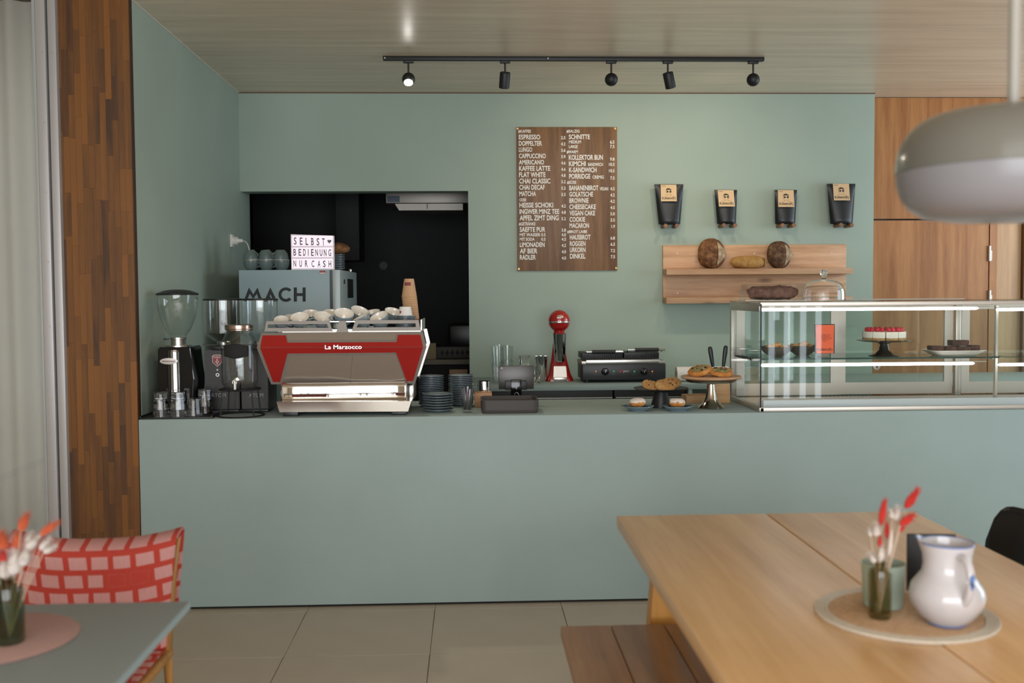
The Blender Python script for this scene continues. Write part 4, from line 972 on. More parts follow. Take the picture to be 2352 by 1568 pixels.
# steel milk jug and wooden box
p = on(1110, 936); o = Vector((ax(1112, 920, 5.30).x, 5.30, CH))
t = tag(MB().box(-.045, .045, -.05, .05, .0005, ax(1100, 902, 5.25).z-CH, bev=.002).build('wooden_box', wood('box_birch', 'A9784C', 'C8976A', 'x')), 'small plain wooden box between the plates and the tray stack', 'box'); t.location = (ax(1110, 920, 5.25).x, 5.30, CH)
jr = .034; o = Vector((ax(1112, 900, 5.44).x, 5.43, CH)); zt = ax(1112, 876, 5.40).z-CH
jg = thing('milk_jug', 'shiny steel milk jug behind the wooden box', 'jug', o)
MB().lathe([(0, .0005), (.04, .0005), (.041, .01), (.037, zt*.6), (.036, zt), (.0345, zt), (.035, zt*.6), (.038, .012), (0, .01)], 36).build('jug_wall', CHROME, jg)
MB().tube([(-.037, -.0, zt*.85), (-.06, 0, zt*.8), (-.062, 0, zt*.4), (-.04, 0, zt*.25)], .004, 8).build('handle', CHROME, jg)
# tray stack
TRM = mat('grey_brown_plastic', '45403E', .5)
tray = None; P0 = on(1105, 951); P1_ = on(1238, 949)
wT, dT = P1_.x-P0.x, .24; cx, cyT = (P0.x+P1_.x)/2, P0.y+.012+dT/2
def rrect(w, d, r, n=5):
    pts = []
    for (sx, sy, a0) in ((1, 1, 0), (-1, 1, 90), (-1, -1, 180), (1, -1, 270)):
        for k in range(n+1):
            a = R_(a0+90*k/n); pts.append((sx*(w/2-r)+r*math.cos(a), sy*(d/2-r)+r*math.sin(a)))
    return pts
def ringmesh(m_, loops):
    R = [[m_.bm.verts.new(p) for p in L] for L in loops]; n = len(R[0])
    for A, B in zip(R, R[1:]):
        for i in range(n): m_.bm.faces.new([A[i], A[(i+1) % n], B[(i+1) % n], B[i]])
    m_.bm.faces.new(R[0][::-1]); m_.bm.faces.new(R[-1]); return m_
def tray_mesh(w, d, h):
    L = lambda w_, d_, r, z: [(x, y, z) for x, y in rrect(w_, d_, r)]
    return ringmesh(MB(), [L(w-.012, d-.012, .022, 0), L(w-.004, d-.004, .026, h*.5), L(w, d, .028, h-.003), L(w, d, .028, h), L(w-.01, d-.01, .024, h), L(w-.022, d-.022, .020, .005)])
for k in range(10):
    if tray is None: tray = tray_mesh(wT, dT, .022).build('serving_tray', TRM, sharp=50); s = tray
    else: s = tray.copy(); C.objects.link(s)
    s.location = (cx+.0006*math.sin(k*3), cyT, CH+.0005+.0046*k)
    tag(s, 'grey-brown plastic tray, %s in the stack before the tablet' % nth(k, 10), 'tray', 'stack of serving trays')
# tablet on its stand
Yt = 5.33; a, b_ = ax(1145, 840, Yt), ax(1226, 893, Yt)
o = Vector(((a.x+b_.x)/2, Yt+.04, CH)); tb = thing('tablet_stand', 'black swivel stand holding the tablet behind the tray stack', 'tablet stand', o)
MB().lathe([(0, .0005), (.06, .0005), (.06, .008), (.02, .012), (.016, .03)], 30).build('foot', BLACK, tb)
zb = ax(1185, 905, Yt).z; MB().box(o.x-.016, o.x+.016, Yt+.01, Yt+.03, CH+.01, zb+.02, bev=.006).build('stem', BLACK, tb, org=o)
A, B_ = ax(1160, 874, Yt-.012), ax(1210, 895, Yt-.012)
MB().box(A.x, B_.x, Yt-.014, Yt-.004, B_.z, A.z, bev=.003).build('bracket', BLACK, tb, org=o)
A, B_ = ax(1173, 872, Yt-.02), ax(1198, 908, Yt-.02)
hb = MB().box(A.x, B_.x, Yt-.022, Yt-.013, B_.z, A.z, bev=.003).build('hinge', BLACKG, tb, org=o)
MB().tube([(o.x-.012, Yt-.024, B_.z+.002), (o.x-.008, Yt-.026, B_.z+.012), (o.x, Yt-.026, B_.z+.016), (o.x+.008, Yt-.026, B_.z+.012), (o.x+.012, Yt-.024, B_.z+.002)], .002, 6).build('hinge_ring', CHROME, hb, org=o)
MB().prism([(o.x-.004, ax(1185, 892, Yt).z), (o.x+.004, ax(1185, 892, Yt).z), (o.x+.001, ax(1185, 886, Yt).z), (o.x-.001, ax(1185, 886, Yt).z)], Yt-.0235, Yt-.021).build('bracket_emblem', mat('pale_grey_print', 'A0A0A0', .5), hb, org=o)
o2 = Vector(((a.x+b_.x)/2, Yt, b_.z))
tab = thing('tablet', 'dark grey tablet seen from behind, mounted above the tray stack', 'tablet', o2)
MB().box(a.x, b_.x, Yt-.003, Yt+.006, b_.z, a.z, bev=.0028).build('back_shell', mat('space_grey', '4A4846', .35, metal=.8), tab, org=o2)
c = ax(1152, 845, Yt-.0035); MB().box(c.x-.004, c.x+.006, Yt-.0045, Yt-.002, c.z-.003, c.z+.002, bev=.001).build('camera_lens', WHITE, tab, org=o2)
MB().box(a.x+.004, b_.x-.004, Yt+.006, Yt+.0068, b_.z+.004, a.z-.004).build('screen', BLACKG, tab, org=o2)

# ================================================================== ON THE REAR WORKTOP
def onb(px, py): return az(px, py, BZ)
RG = REALGLASS
def tall_glass():
    return MB().lathe([(0, .0005), (.027, .0005), (.029, .004), (.036, .085), (.038, .135), (.0365, .135), (.034, .085), (.0272, .012), (0, .010)], 32)
tg = None
for (px, Y, n, lab) in ((1143, 6.70, 2, 'front left stack'), (1166, 6.82, 2, 'front right stack'), (1148, 6.95, 2, 'rear stack')):
    for k in range(n):
        if tg is None: tg = tall_glass().build('highball_glass', GLASS); s = tg
        else: s = tg.copy(); C.objects.link(s)
        s.location = (ax(px, 860, Y).x, Y, BZ+.0005+.1*k)
        tag(s, 'clear tall glass, %s of the %s beside the kitchen opening' % (('lower one', 'upper one')[k], lab), 'glass', 'tall glasses stacked on the rear worktop')
def crystal():
    m_ = MB(); n = 8; L = []
    for (r, z) in ((.034, 0), (.037, .03), (.040, .085)): L.append([(r*math.cos(2*PI*(i+.5*(z == .03))/n), r*math.sin(2*PI*(i+.5*(z == .03))/n), z) for i in range(n)])
    L.append([(.0365*math.cos(2*PI*i/n), .0365*math.sin(2*PI*i/n), .085) for i in range(n)]); L.append([(.030*math.cos(2*PI*i/n), .030*math.sin(2*PI*i/n), .014) for i in range(n)])
    return ringmesh(m_, L)
cg0 = None
for (px, Y, z, lab) in ((1203, 6.80, 0, 'lower of the pair behind the tablet'), (1205, 6.80, .0865, 'upper of the pair behind the tablet'), (1229, 6.62, 0, 'just right of the tablet edge')):
    if cg0 is None: cg0 = crystal().build('crystal_glass', RG, smooth=False); s = cg0
    else: s = cg0.copy(); C.objects.link(s)
    s.location = (ax(px, 860, Y).x, Y, BZ+.0005+z); tag(s, 'cut crystal tumbler, '+lab, 'glass', 'crystal tumblers on the rear worktop')
sk = MB().lathe([(0, .0005), (.034, .0005), (.036, .004), (.042, .165), (.0425, .168), (.040, .168), (.034, .008), (0, .006)], 36).build('shaker_tin', CHROME); sk.location = (ax(1243, 860, 6.76).x, 6.76, BZ); tag(sk, 'polished steel shaker tin left of the red drink mixer', 'shaker')

# red drink mixer
Yx_ = 6.82; o = Vector((ax(1284, 860, Yx_).x, Yx_, BZ)); zf = lambda py: ax(1284, py, Yx_-.05).z - BZ
mx_ = thing('drink_mixer', 'red retro drink mixer with a ball-shaped motor head', 'mixer', o)
W = lambda p: p*Yx_/FPX
zb_ = zf(762); bpr = [(W(31), 0), (W(31), .012), (W(25), .05), (W(18), zb_*.45), (W(13), zb_*.8), (W(12), zb_)]
b = MB()
n = len(bpr)
L = []
for r, z in bpr: L.append([(x, y+.01, z) for x, y in rrect(r*2, max(.09, r*2.1)*(1 if z < .06 else .75), min(r*.8, .03))])
ringmesh(b, L).build('stand', RED, mx_)
fy = lambda z: -.055 - .0
pl_ = [(-W(16), .012, .004), (W(16), .012, .004)]
fp = MB(); fp.slab([(-W(16), -.092, .004), (W(16), -.092, .004), (W(14), -.070, .10), (-W(14), -.070, .10)], (0, .03, 0)).build('steel_front', STEEL, mx_)
MB().box(-W(15.5), W(15.5), -.100, -.088, .004, .030, bev=.004).build('cup_rest', STEEL, mx_)
MB().lathe([(0, zf(830)), (W(11), zf(830)), (W(12), zf(826)), (W(16), zf(767)), (W(16.5), zf(766)), (W(15.3), zf(767)), (0, zf(800))], 32, (0, -.062, 0)).build('mixing_cup', CHROME, mx_)
zc = zf(737); r = W(25.2)
MB().sph((0, -.03, zc), r, 36, 24).build('motor_head', RED, mx_)
MB().lathe([(r+.001, -.006), (r+.0025, -.004), (r+.0025, .004), (r+.001, .006)], 40, (0, -.03, zc-.007)).build('chrome_band', CHROME, mx_)
MB().lathe([(W(12), zc-r-.018), (W(13), zc-r*.86), (0, zc-r*.8)], 24, (0, -.03, 0)).build('neck', RED, mx_)
bd_ = MB().box(-.022, .022, -.004, .0, -.008, .006, bev=.002).build('maker_badge', STEEL, mx_); bd_.location = (0, -.03-r*.93, zc+.026); bd_.rotation_euler = (-.36, 0, 0)
MB().prism([(-.018, .006), (-.01, .012), (0, .0145), (.01, .012), (.018, .006)], -.004, -.001).build('badge_crown', STEEL, bd_)

# contact grill
Yg = 6.60; gp = lambda cx, cy, dy=0.: ax(1280+cx/4.9, 740+cy/4.9, Yg+dy)
o = Vector((gp(750, 630).x, Yg+.16, BZ)); gr = thing('contact_grill', 'wide black double contact grill with ribbed plates on the rear worktop', 'grill', o)
A, B_ = gp(285, 475), gp(1220, 628)
z0 = BZ+.018
MB().box(A.x, B_.x, Yg, Yg+.30, z0, A.z, bev=.003).build('housing', mat('grill_black', '232425', .4), gr, org=o)
for fx in (A.x+.03, B_.x-.03):
    for fy_ in (Yg+.03, Yg+.26): MB().cyl((fx, fy_, BZ+.0005), (fx, fy_, z0), .012, seg=12).build('foot', BLACK, gr, org=o)
sA, sB = gp(272, 422, .02), gp(1205, 475, .02)
MB().box(sA.x, sB.x, Yg+.012, Yg+.29, A.z, sA.z-.008, bev=.002).build('drip_frame', STEEL_MATT, gr, org=o)
MB().box(gp(325, 430).x, gp(1150, 430).x, Yg+.005, Yg+.03, A.z+.002, sA.z, bev=.003).build('drip_lip', STEEL, gr, org=o)
zp0, zp1 = gp(300, 415, .03).z, gp(300, 362, .03).z
xm = gp(745, 380, .03).x
for s0, s1 in ((gp(280, 390, .03).x, xm-.004), (xm+.004, gp(1150, 390, .03).x)):
    hp = MB().box(s0, s1, Yg+.04, Yg+.28, zp0, zp1+.01, bev=.004).build('upper_plate', BLACK, gr, org=o)
    rb = MB(); nn = 22
    for i in range(nn):
        x = s0+(s1-s0)*(i+.2)/nn; rb.box(x, x+(s1-s0)/nn*.5, Yg+.03, Yg+.041, zp0-.004, zp1-.002)
    rb.build('plate_ribs', mat('cast_iron', '1C1B1A', .55), hp, org=o)['kind'] = 'stuff'
for (h0, h1, t0, t1, hy) in ((390, 655, 335, 740, 332), (875, 1140, 800, 1215, 313)):
    zc_ = gp(500, hy, .0).z
    br_ = MB().cyl((gp(t0, hy).x, Yg+.0, zc_), (gp(t1, hy).x, Yg+.0, zc_), .007, seg=12).build('handle_bar', CHROME, gr, org=o)
    MB().cyl((gp(h0, hy).x, Yg+.0, zc_), (gp(h1, hy).x, Yg+.0, zc_), .0125, seg=18).build('handle_grip', BLACK, br_, org=o)
    for hx in (t0+8, t1-8): MB().cyl((gp(hx, hy).x, Yg, zc_), (gp(hx, hy).x, Yg+.12, zp1+.012), .006, seg=10).build('handle_arm', CHROME, br_, org=o)
yK = Yg-.001
for kx in (537, 975):
    c = gp(kx, 555); kn = MB().lathe([(.025, 0), (.025, .006), (.019, .008), (.018, .022), (0, .023)], 28, (c.x, Yg, c.z), rot=(PI/2, 0, 0)).build('dial', BLACKG, gr, org=o)
    MB().box(c.x-.0015, c.x+.0015, Yg-.0245, Yg-.022, c.z-.004, c.z+.006).build('dial_mark', WINK, kn, org=o)
for lx_, col in ((435, 'E07A20'), (636, '30A060'), (868, '30A060'), (1070, 'E07A20')):
    c = gp(lx_, 553); MB().lathe([(.0055, 0), (.005, .004), (0, .006)], 14, (c.x, Yg, c.z), rot=(PI/2, 0, 0)).build('indicator', mat('lamp_'+col, col, .3, emit=.3), gr, org=o)
    dashes(gr, mat('grey_print', '6A6A6A', .6), gp(lx_-14, 582, -.001), gp(lx_+14, 582, -.001)-gp(lx_-14, 582, -.001), (0, 0, .003), 4, lx_, o)
lettering('ggm', gp(695, 540, -.001), gp(740, 566, -.001), mat('red_print', 'B03028', .5), gr, o, .01)
lettering('gastro', gp(742, 540, -.001), gp(808, 566, -.001), mat('grey_white_print', 'BDBDBD', .5), gr, o, .01)

# paper roll
Yr = 6.64; c0 = ax(1553, 848, Yr); rr_ = .048
t = thing('paper_roll', 'white kitchen paper roll lying right of the contact grill', 'paper roll', (c0.x, Yr, BZ))
MB().lathe([(rr_, 0), (rr_, .34), (rr_-.002, .342), (.02, .342), (.02, 0), (rr_, 0)], 36, (0, 0, rr_+.001), rot=(0, PI/2, 0)).build('paper', PAPER, t)
MB().lathe([(.02, -.001), (.0195, .343), (.018, .343), (.018, -.001), (.02, -.001)], 24, (0, 0, rr_+.001), rot=(0, PI/2, 0)).build('core', mat('cardboard_core', 'A58A66', .8), t)

# ================================================================== PASTRIES ON THE COUNTER
DOUGH = crust('cookie_dough', 'A87844', 'C09058', 'D6B07A'); BUN = crust('baked_dough', 'B06A2C', 'CE8C44', 'E0AE6C')
SUGAR = mat('icing_sugar', 'EDE4DC', .9, noise=.06, nscale=60); JAM = mat('dark_berry', '3A1420', .3); CRUMB = crust('crumble', '6E6A3C', '9C9460', 'D0C89A')
CHOC = mat('dark_chocolate', '2A1710', .5)
# black cake stand
o = Vector((ax(1518, 930, 5.16).x, 5.16, CH)); zf = lambda py, Y=5.10: ax(1518, py, Y).z-CH
bk = thing('cake_stand', 'low black cake stand holding three cookies', 'cake stand', o)
zp = zf(897)
SLATE = mat('slate_black', '1A1B1B', .45)
MB().lathe([(.053, .0005), (.053, .004), (.030, zp-.006), (0, zp-.006)], 40).build('foot', SLATE, bk)
MB().lathe([(0, zp-.008), (.06, zp-.008), (.125, zp+.0), (.139, zp+.008), (.137, zp+.010), (.12, zp+.004), (0, zp+.001)], 48).build('plate', SLATE, bk)
def cookie(x, y, z, r, h, tilt, label, seed, chips=True):
    t = thing('cookie', label, 'cookie', (o.x+x, o.y+y, z), group='cookies on the black stand', rot=(Euler((R_(tilt[0]), R_(tilt[1]), 0)).to_matrix() @ Euler((0, 0, seed)).to_matrix()).to_euler())
    m_ = MB().lathe([(0, 0), (r*.85, 0), (r, h*.35), (r*.95, h*.7), (r*.6, h*.95), (0, h)], 30); m_.jitter(.004, 40, seed).build('dough', DOUGH, t)
    rr = random.Random(seed)
    for i in range(6):
        a, q = rr.random()*6.28, r*math.sqrt(rr.random())*.85; MB().sph((q*math.cos(a), q*math.sin(a), h*(.95-.25*(q/r)**2)), (.006, .005, .003), 8, 6).build('chocolate_chip', CHOC, t)
cookie(-.056, -.02, CH+zp+.014, .048, .026, (22, 8), 'left cookie on the black cake stand', 1)
cookie(.012, -.055, CH+zp+.017, .054, .026, (26, -2), 'front cookie in the middle of the black stand', 2)
cookie(.058, .03, CH+zp+.020, .052, .026, (22, -6), 'rear right cookie on the black stand', 3)
# two plates with sugared doughnuts
NAVY = mat('navy_paper', '25293F', .8)
for n_, (px, bx, nap) in enumerate(((1469, -3, (-.045, .03)), (1560, -4, (.045, .02)))):
    p = on(px, 947); y = p.y+.072; o_ = Vector((ax(px, 945, y-.03).x, y, CH))
    side = ('left', 'right')[n_]
    pt = tag(MB().lathe([(0, .0005), (.040, .0005), (.041, .004), (.060, .012), (.076, .024), (.0755, .026), (.058, .015), (.040, .008), (0, .008)], 44).build('dessert_plate', mat('blue_plate_glaze', '7E919A', .2, coat=.4)), 'blue-grey dessert plate %s of the black cake stand' % side, 'plate', 'dessert plates with doughnuts'); pt.location = o_
    nk = tag(MB().grid(lambda u, v: (-.055+.11*u, -.05+.10*v, .0105+.26*((-.055+.11*u)**2+(-.05+.1*v)**2)**.5*.55+.004*math.sin(u*9)*v), 10, 10).build('napkin', NAVY, solid=.0012), 'navy paper napkin under the %s doughnut' % side, 'napkin', 'napkins under doughnuts'); nk.location = o_+Vector((nap[0]*.2, .012, .002)); nk.rotation_euler = (0, 0, .5+n_)
    d_ = thing('doughnut', 'sugar-dusted doughnut on the plate %s of the black cake stand' % side, 'doughnut', o_+Vector((-.004, 0, .0145)), group='sugared doughnuts')
    MB().sph((0, 0, .024), (.041, .041, .022), 28, 16).jitter(.003, 40, n_).build('dough', BUN, d_)
    MB().lathe([(.0405, .027), (.037, .038), (.026, .0455), (0, .048)], 28).jitter(.004, 50, n_+3).build('sugar_dusting', SUGAR, d_)
# silver cake stand with wooden plate
Ys_ = 5.10; px = 1633; o = Vector((ax(px, 935, Ys_).x, Ys_, CH)); zf = lambda py: ax(px, py, Ys_-.02).z-CH
sv = thing('cake_stand', 'tall silver pedestal stand with round wooden plate', 'cake stand', o)
SIL = mat('aged_silver', 'C8BEB2', .18, metal=1)
zp = zf(869)
MB().lathe([(0, .0005), (.064, .0005), (.067, .004), (.060, .012), (.044, .026), (.030, .05), (.021, .085), (.018, zp-.03), (.024, zp-.022), (.0, zp-.02)], 44).build('pedestal', SIL, sv)
MB().lathe([(0, zp-.024), (.03, zp-.022), (.118, zp-.018), (.128, zp-.008), (.124, zp-.001), (0, zp-.001)], 48).build('silver_dish', SIL, sv)
MB().lathe([(0, zp), (.145, zp), (.152, zp+.006), (.148, zp+.012), (0, zp+.012)], 52).build('wooden_plate', wood('plate_beech', 'BC9270', 'D4AC88', 'x'), sv)
for n_, (dx, dy, rz_, lab) in enumerate(((-.055, .0, (14, -14), 'left jam pastry, tilted, on the wooden plate'), (.042, -.03, (12, 2), 'right crumble pastry on the wooden plate'))):
    t = thing('pastry', lab, 'pastry', (o.x+dx, o.y+dy, CH+zp+.023+(.006 if n_ == 0 else 0)), group='pastries on the silver stand', rot=(Euler((R_(rz_[0]), R_(rz_[1]), 0)).to_matrix() @ Euler((0, 0, n_*1.3)).to_matrix()).to_euler())
    MB().lathe([(0, -.006), (.046, -.006), (.06, .004), (.061, .012), (.052, .022), (.04, .021), (0, .016)], 36).jitter(.004, 30, n_+7).build('dough', BUN, t)
    MB().lathe([(.041, .0205), (.03, .026), (0, .027)], 26).jitter(.006, 70, n_+2).build('crumble', CRUMB, t)
    rr = random.Random(n_+20)
    for i in range(7):
        a, q = rr.random()*6.28, .036*rr.random()**.5; MB().sph((q*math.cos(a), q*math.sin(a), .026), (.006, .006, .004), 8, 6).build('berry', JAM, t)
# wooden tray and knife block
p = on(1592, 924); y = 5.38; o = Vector((ax(1597, 918, y).x, y, CH)); zt = ax(1590, 906, y).z-CH
WT = wood('bamboo', 'B5885A', 'D0A878', 'x')
t = thing('wooden_tray', 'small open wooden tray left of the knife block', 'tray', o, rz=.06)
hw, hd = .062, .05
MB().box(-hw, hw, -hd, hd, .0005, .006).build('tray_base', WT, t)
MB().box(-hw, hw, -hd, -hd+.008, .006, zt).box(-hw, hw, hd-.008, hd, .006, zt).box(-hw, -hw+.008, -hd+.008, hd-.008, .006, zt).box(hw-.008, hw, -hd+.008, hd-.008, .006, zt).build('tray_rim', WT, t)
yk = 5.30; o = Vector((ax(1655, 920, yk).x, yk+.05, CH)); kz = ax(1655, 846, yk).z-CH
kb_ = thing('knife_block', 'light wooden knife block behind the silver stand', 'knife block', o)
MB().box(-.052, .052, -.045, .045, .0005, kz, bev=.003).build('block', WT, kb_)
for i, (x, tilt, top) in enumerate(((-.028, -9, 800), (.026, 7, 798))):
    zt = ax(1650, top, yk).z-CH; kn = thing('knife', ('black-handled knife leaning left in the knife block', 'black-handled knife leaning right in the knife block')[i], 'knife', o+Vector((x, 0, kz+.0005)), group='knives in the block', rot=(0, R_(tilt), 0))
    L = zt-kz+.008
    MB().lathe([(0, .004), (.008, .004), (.0105, L*.3), (.0125, L*.8), (.011, L*.94), (.006, L), (0, L)], 18, squash=.7).build('handle', BLACK, kn)
    MB().box(-.006, .006, -.0008, .0008, 0, .006).build('blade', STEEL, kn)
# ================================================================== GLASS DISPLAY CASE
X0, XE = 1.405, RX1-.06; YF, YR = CF+.022, 5.50; ZB, ZT = CH, 1.452
o = Vector((2.3, (YF+YR)/2, CH))
dc = thing('display_case', 'long steel-framed glass display case on the counter with light tubes', 'display case', o)
SF = mat('case_steel', 'D0C8BE', .42, metal=.8)
xm = ax(2202, 800, YR-.03).x
MB().box(X0, XE, YF, YF+.02, ZB+.0005, ZB+.020, bev=.002).build('front_rail', SF, dc, org=o)
MB().box(X0-.004, X0+.018, YF, YR, ZB+.0005, ZB+.022, bev=.002).build('side_rail', SF, dc, org=o)
MB().box(X0+.02, XE, YF+.02, YR-.01, ZB+.0005, ZB+.012).build('deck', STEEL, dc, org=o)
MB().box(X0+.02, XE, YF+.022, YF+.034, ZB+.012, ZB+.055, bev=.002).build('front_lip', mat('pale_enamel', 'D5DDE4', .3), dc, org=o)
MB().box(X0+.03, XE, YR-.09, YR-.05, ZB+.012, ZB+.018).build('rear_channel', SF, dc, org=o)
pf = MB()
x = X0+.04
while x < XE-.05: pf.box(x, x+.014, YR-.08, YR-.06, ZB+.018, ZB+.019); x += .022
pf.build('air_slots', BLACK, dc, org=o)['kind'] = 'stuff'
MB().box(X0+.002, XE, YF, YF+.006, ZB+.02, ZT-.022).build('front_glass', GLASSP, dc, org=o)
MB().box(X0, X0+.006, YF+.006, YR-.03, ZB+.022, ZT-.022).build('side_glass', GLASSP, dc, org=o)
MB().box(X0-.0015, X0+.004, YF-.0015, YF+.004, ZB+.02, ZT-.012).build('corner_edge', mat('dark_glass_edge', '1A2030', .1), dc, org=o)
MB().box(X0-.002, XE, YF, YF+.025, ZT-.024, ZT-.004, bev=.002).build('top_rail', SF, dc, org=o)
MB().box(X0-.004, XE, YF-.004, YR, ZT-.004, ZT, bev=.001).build('top_glass', pane('top_sheet', (.80, .84, .83)), dc, org=o)
MB().box(X0-.002, X0+.012, YF+.025, YR-.02, ZT-.05, ZT-.006, bev=.003).build('top_side_rail', SF, dc, org=o)
# rear posts and sliding doors
for xp_ in (X0+.0, xm-.016):
    MB().box(xp_, xp_+.03, YR-.03, YR, ZB+.0, ZT-.004, bev=.003).build('rear_post', SF, dc, org=o)
    if xp_ > 2:
        MB().box(xp_, xp_+.012, YF+.14, YF+.16, ZB+.012, ZT-.03).build('divider_edge', SF, dc, org=o)
xa = [X0+.032, (X0+xm)/2+.005, xm-.02]
xb1 = ax(1926, 800, YR-.02).x
def door(x0, x1, y, nm='sliding_door'):
    f = .045
    d = MB().box(x0, x1, y, y+.016, ZB+.022, ZB+.022+f+.02).box(x0, x1, y, y+.016, ZT-.055, ZT-.01).box(x0, x0+f, y, y+.016, ZB+.087, ZT-.055).box(x1-f, x1, y, y+.016, ZB+.087, ZT-.055).build(nm, SF, dc, org=o)
    MB().box(x0+f, x1-f, y+.006, y+.010, ZB+.087, ZT-.055).build('door_glass', pane('rear_glass', (.90, .95, .93)), d, org=o); return d
door(X0+.03, xb1, YR-.028); d2 = door(xb1-.002, ax(2186, 800, YR).x, YR-.010)
p = ax(2013, 841, YR-.012); MB().lathe([(.02, 0), (.02, .008), (0, .009)], 22, (p.x, YR-.010, p.z), rot=(PI/2, 0, 0)).build('door_lock', STEEL, d2, org=o)
MB().box(p.x-.0025, p.x+.0025, YR-.022, YR-.018, p.z-.008, p.z+.008).build('key_slot', BLACK, d2, org=o)
door(xm+.02, xm+.75, YR-.020); door(xm+.745, xm+1.45, YR-.008)
# light tubes
TUBE = mat('tube_light', (1, .965, .99, 1), .4, emit=6.0)
for (xa_, xb_, py) in ((1737, 2247, 709), (2288, 2900, 708), (1732, 2238, 836), (2292, 2900, 834)):
    p, q = ax(xa_, py+2, YF+.05), ax(xb_, py-1, YF+.05); z = (p.z+q.z)/2
    q.x = min(q.x, XE-.02); p.x = max(p.x, X0+.012)
    lt = MB().cyl((p.x+.012, YF+.05, z), (q.x-.012, YF+.05, z), .0072, seg=14).cyl((p.x, YF+.05, z), (p.x+.012, YF+.05, z), .003, .0072, seg=14).cyl((q.x-.012, YF+.05, z), (q.x, YF+.05, z), .0072, .003, seg=14).build('light_tube', TUBE, dc, org=o)
    MB().box(p.x-.0, q.x+.06, YF+.046, YF+.054, z+.007, z+.011).build('tube_holder', SF, lt, org=o)
# middle glass shelf
ZS = ax(2200, 819, YF+.13).z
xs1 = ax(2296, 820, YF+.13).x
MB().box(X0+.045, xs1, YF+.13, YR-.06, ZS-.008, ZS).build('shelf', pane('shelf_glass', (.72, .84, .80)), dc, org=o)
MB().box(X0+.045, xs1, YF+.128, YF+.131, ZS-.008, ZS).build('shelf_edge', mat('bottle_green_edge', '1E3A36', .1), dc, org=o)
MB().box(X0+.018, X0+.045, YF+.14, YR-.04, ZS-.016, ZS-.008).build('shelf_bracket', MATTE_BLACK, dc, org=o)
for bx in (xm-.02,): MB().box(bx, bx+.012, YF+.16, YR-.04, ZS-.018, ZS-.0085).build('shelf_bracket', SF, dc, org=o)
# second level, right section
MB().box(xs1+.03, XE-.02, YF+.13, YR-.06, ZS-.008, ZS).build('shelf', MATS['shelf_glass'], dc, org=o)

# ---- bowls of pastries on the shelf
PB = mat('dark_bowl_glaze', '4E4A44', .35)
FLAKE = crust('flaky_pastry', 'C98A48', 'E0A868', 'F2D8B4')
for n_, (px, Y, r, lab) in enumerate(((1783, YF+.24, .085, 'left'), (1843, YF+.32, .085, 'right'))):
    q = ax(px, 815, Y); loc = Vector((q.x, Y, ZS+.0005))
    bo = tag(MB().lathe([(0, 0), (.03, 0), (.034, .003), (.066, .026), (r, .052), (r-.002, .054), (.063, .030), (.03, .008), (0, .007)], 40).build('bowl', PB), 'dark stoneware bowl %s of the two pastry bowls in the case' % lab, 'bowl', 'pastry bowls in the case'); bo.location = loc
    rr = random.Random(n_+4)
    for i in range(7):
        a = i*2*PI/6+rr.random()*.5; q_ = (.045 if i < 6 else 0)
        pz_ = .047 if i < 6 else .058
        c = MB().sph((0, 0, 0), (.026+rr.random()*.008, .017, .013), 18, 12).jitter(.006, 60, i+n_*9).build('pastry_piece', FLAKE)
        c.location = loc+Vector((q_*math.cos(a), q_*math.sin(a), pz_)); c.rotation_euler = (rr.random()*.6-.3, rr.random()*.6-.3, rr.random()*6)
        tag(c, ('topmost golden flaky pastry piece in the %s bowl of the case' if i == 6 else 'golden flaky pastry piece heaped in the %s bowl of the case') % lab, 'pastry', 'pastry pieces in the %s bowl' % lab)
# ---- orange sign
Yo_ = YF+.17; P = [ax(x, y, Yo_) for x, y in ((1872, 744.5), (1917.5, 744), (1917, 811), (1873, 813))]
b0 = P[2].z; o2 = Vector(((P[2].x+P[3].x)/2, Yo_, ZS+.0005))
sg = thing('shelf_sign', 'orange printed card in a black holder on the case shelf', 'sign', o2)
MB().slab(P, (0, .008, 0)).build('holder', BLACK, sg, org=o2)
MB().box(o2.x-.022, o2.x+.022, Yo_-.0, Yo_+.05, ZS+.0005, ZS+.006).box(o2.x-.018, o2.x+.018, Yo_+.002, Yo_+.008, ZS+.004, b0+.004).build('holder_foot', mat('clear_brown', '8A7A70', .4), sg, org=o2)
Q = [ax(x, y, Yo_-.001) for x, y in ((1873.5, 746), (1916, 746), (1914.5, 810.5), (1875, 811.5))]
cd = MB().slab(Q, (0, .001, 0)).build('card', mat('orange_card', 'E0603A', .7), sg, org=o2)
lettering('Kollektiv(K)', ax(1876.5, 799, Yo_-.002), ax(1912, 807, Yo_-.002), INK, cd, o2, .01)
for i, w_ in enumerate((24, 22, 27, 20, 12)): dashes(cd, mat('dark_orange_ink', '8A3A28', .7), ax(1887, 769.8+i*3.6, Yo_-.002), ax(1887+w_*.9, 769.8+i*3.6, Yo_-.002)-ax(1887, 769.8+i*3.6, Yo_-.002), (0, 0, .0035), 5, i, o2)
for sx, sy in ((1876, 749), (1875.5, 808)): q = ax(sx, sy, Yo_-.001); MB().cyl((q.x, Yo_, q.z), (q.x, Yo_-.003, q.z), .0028, seg=10).build('rivet', BLACK, cd, org=o2)
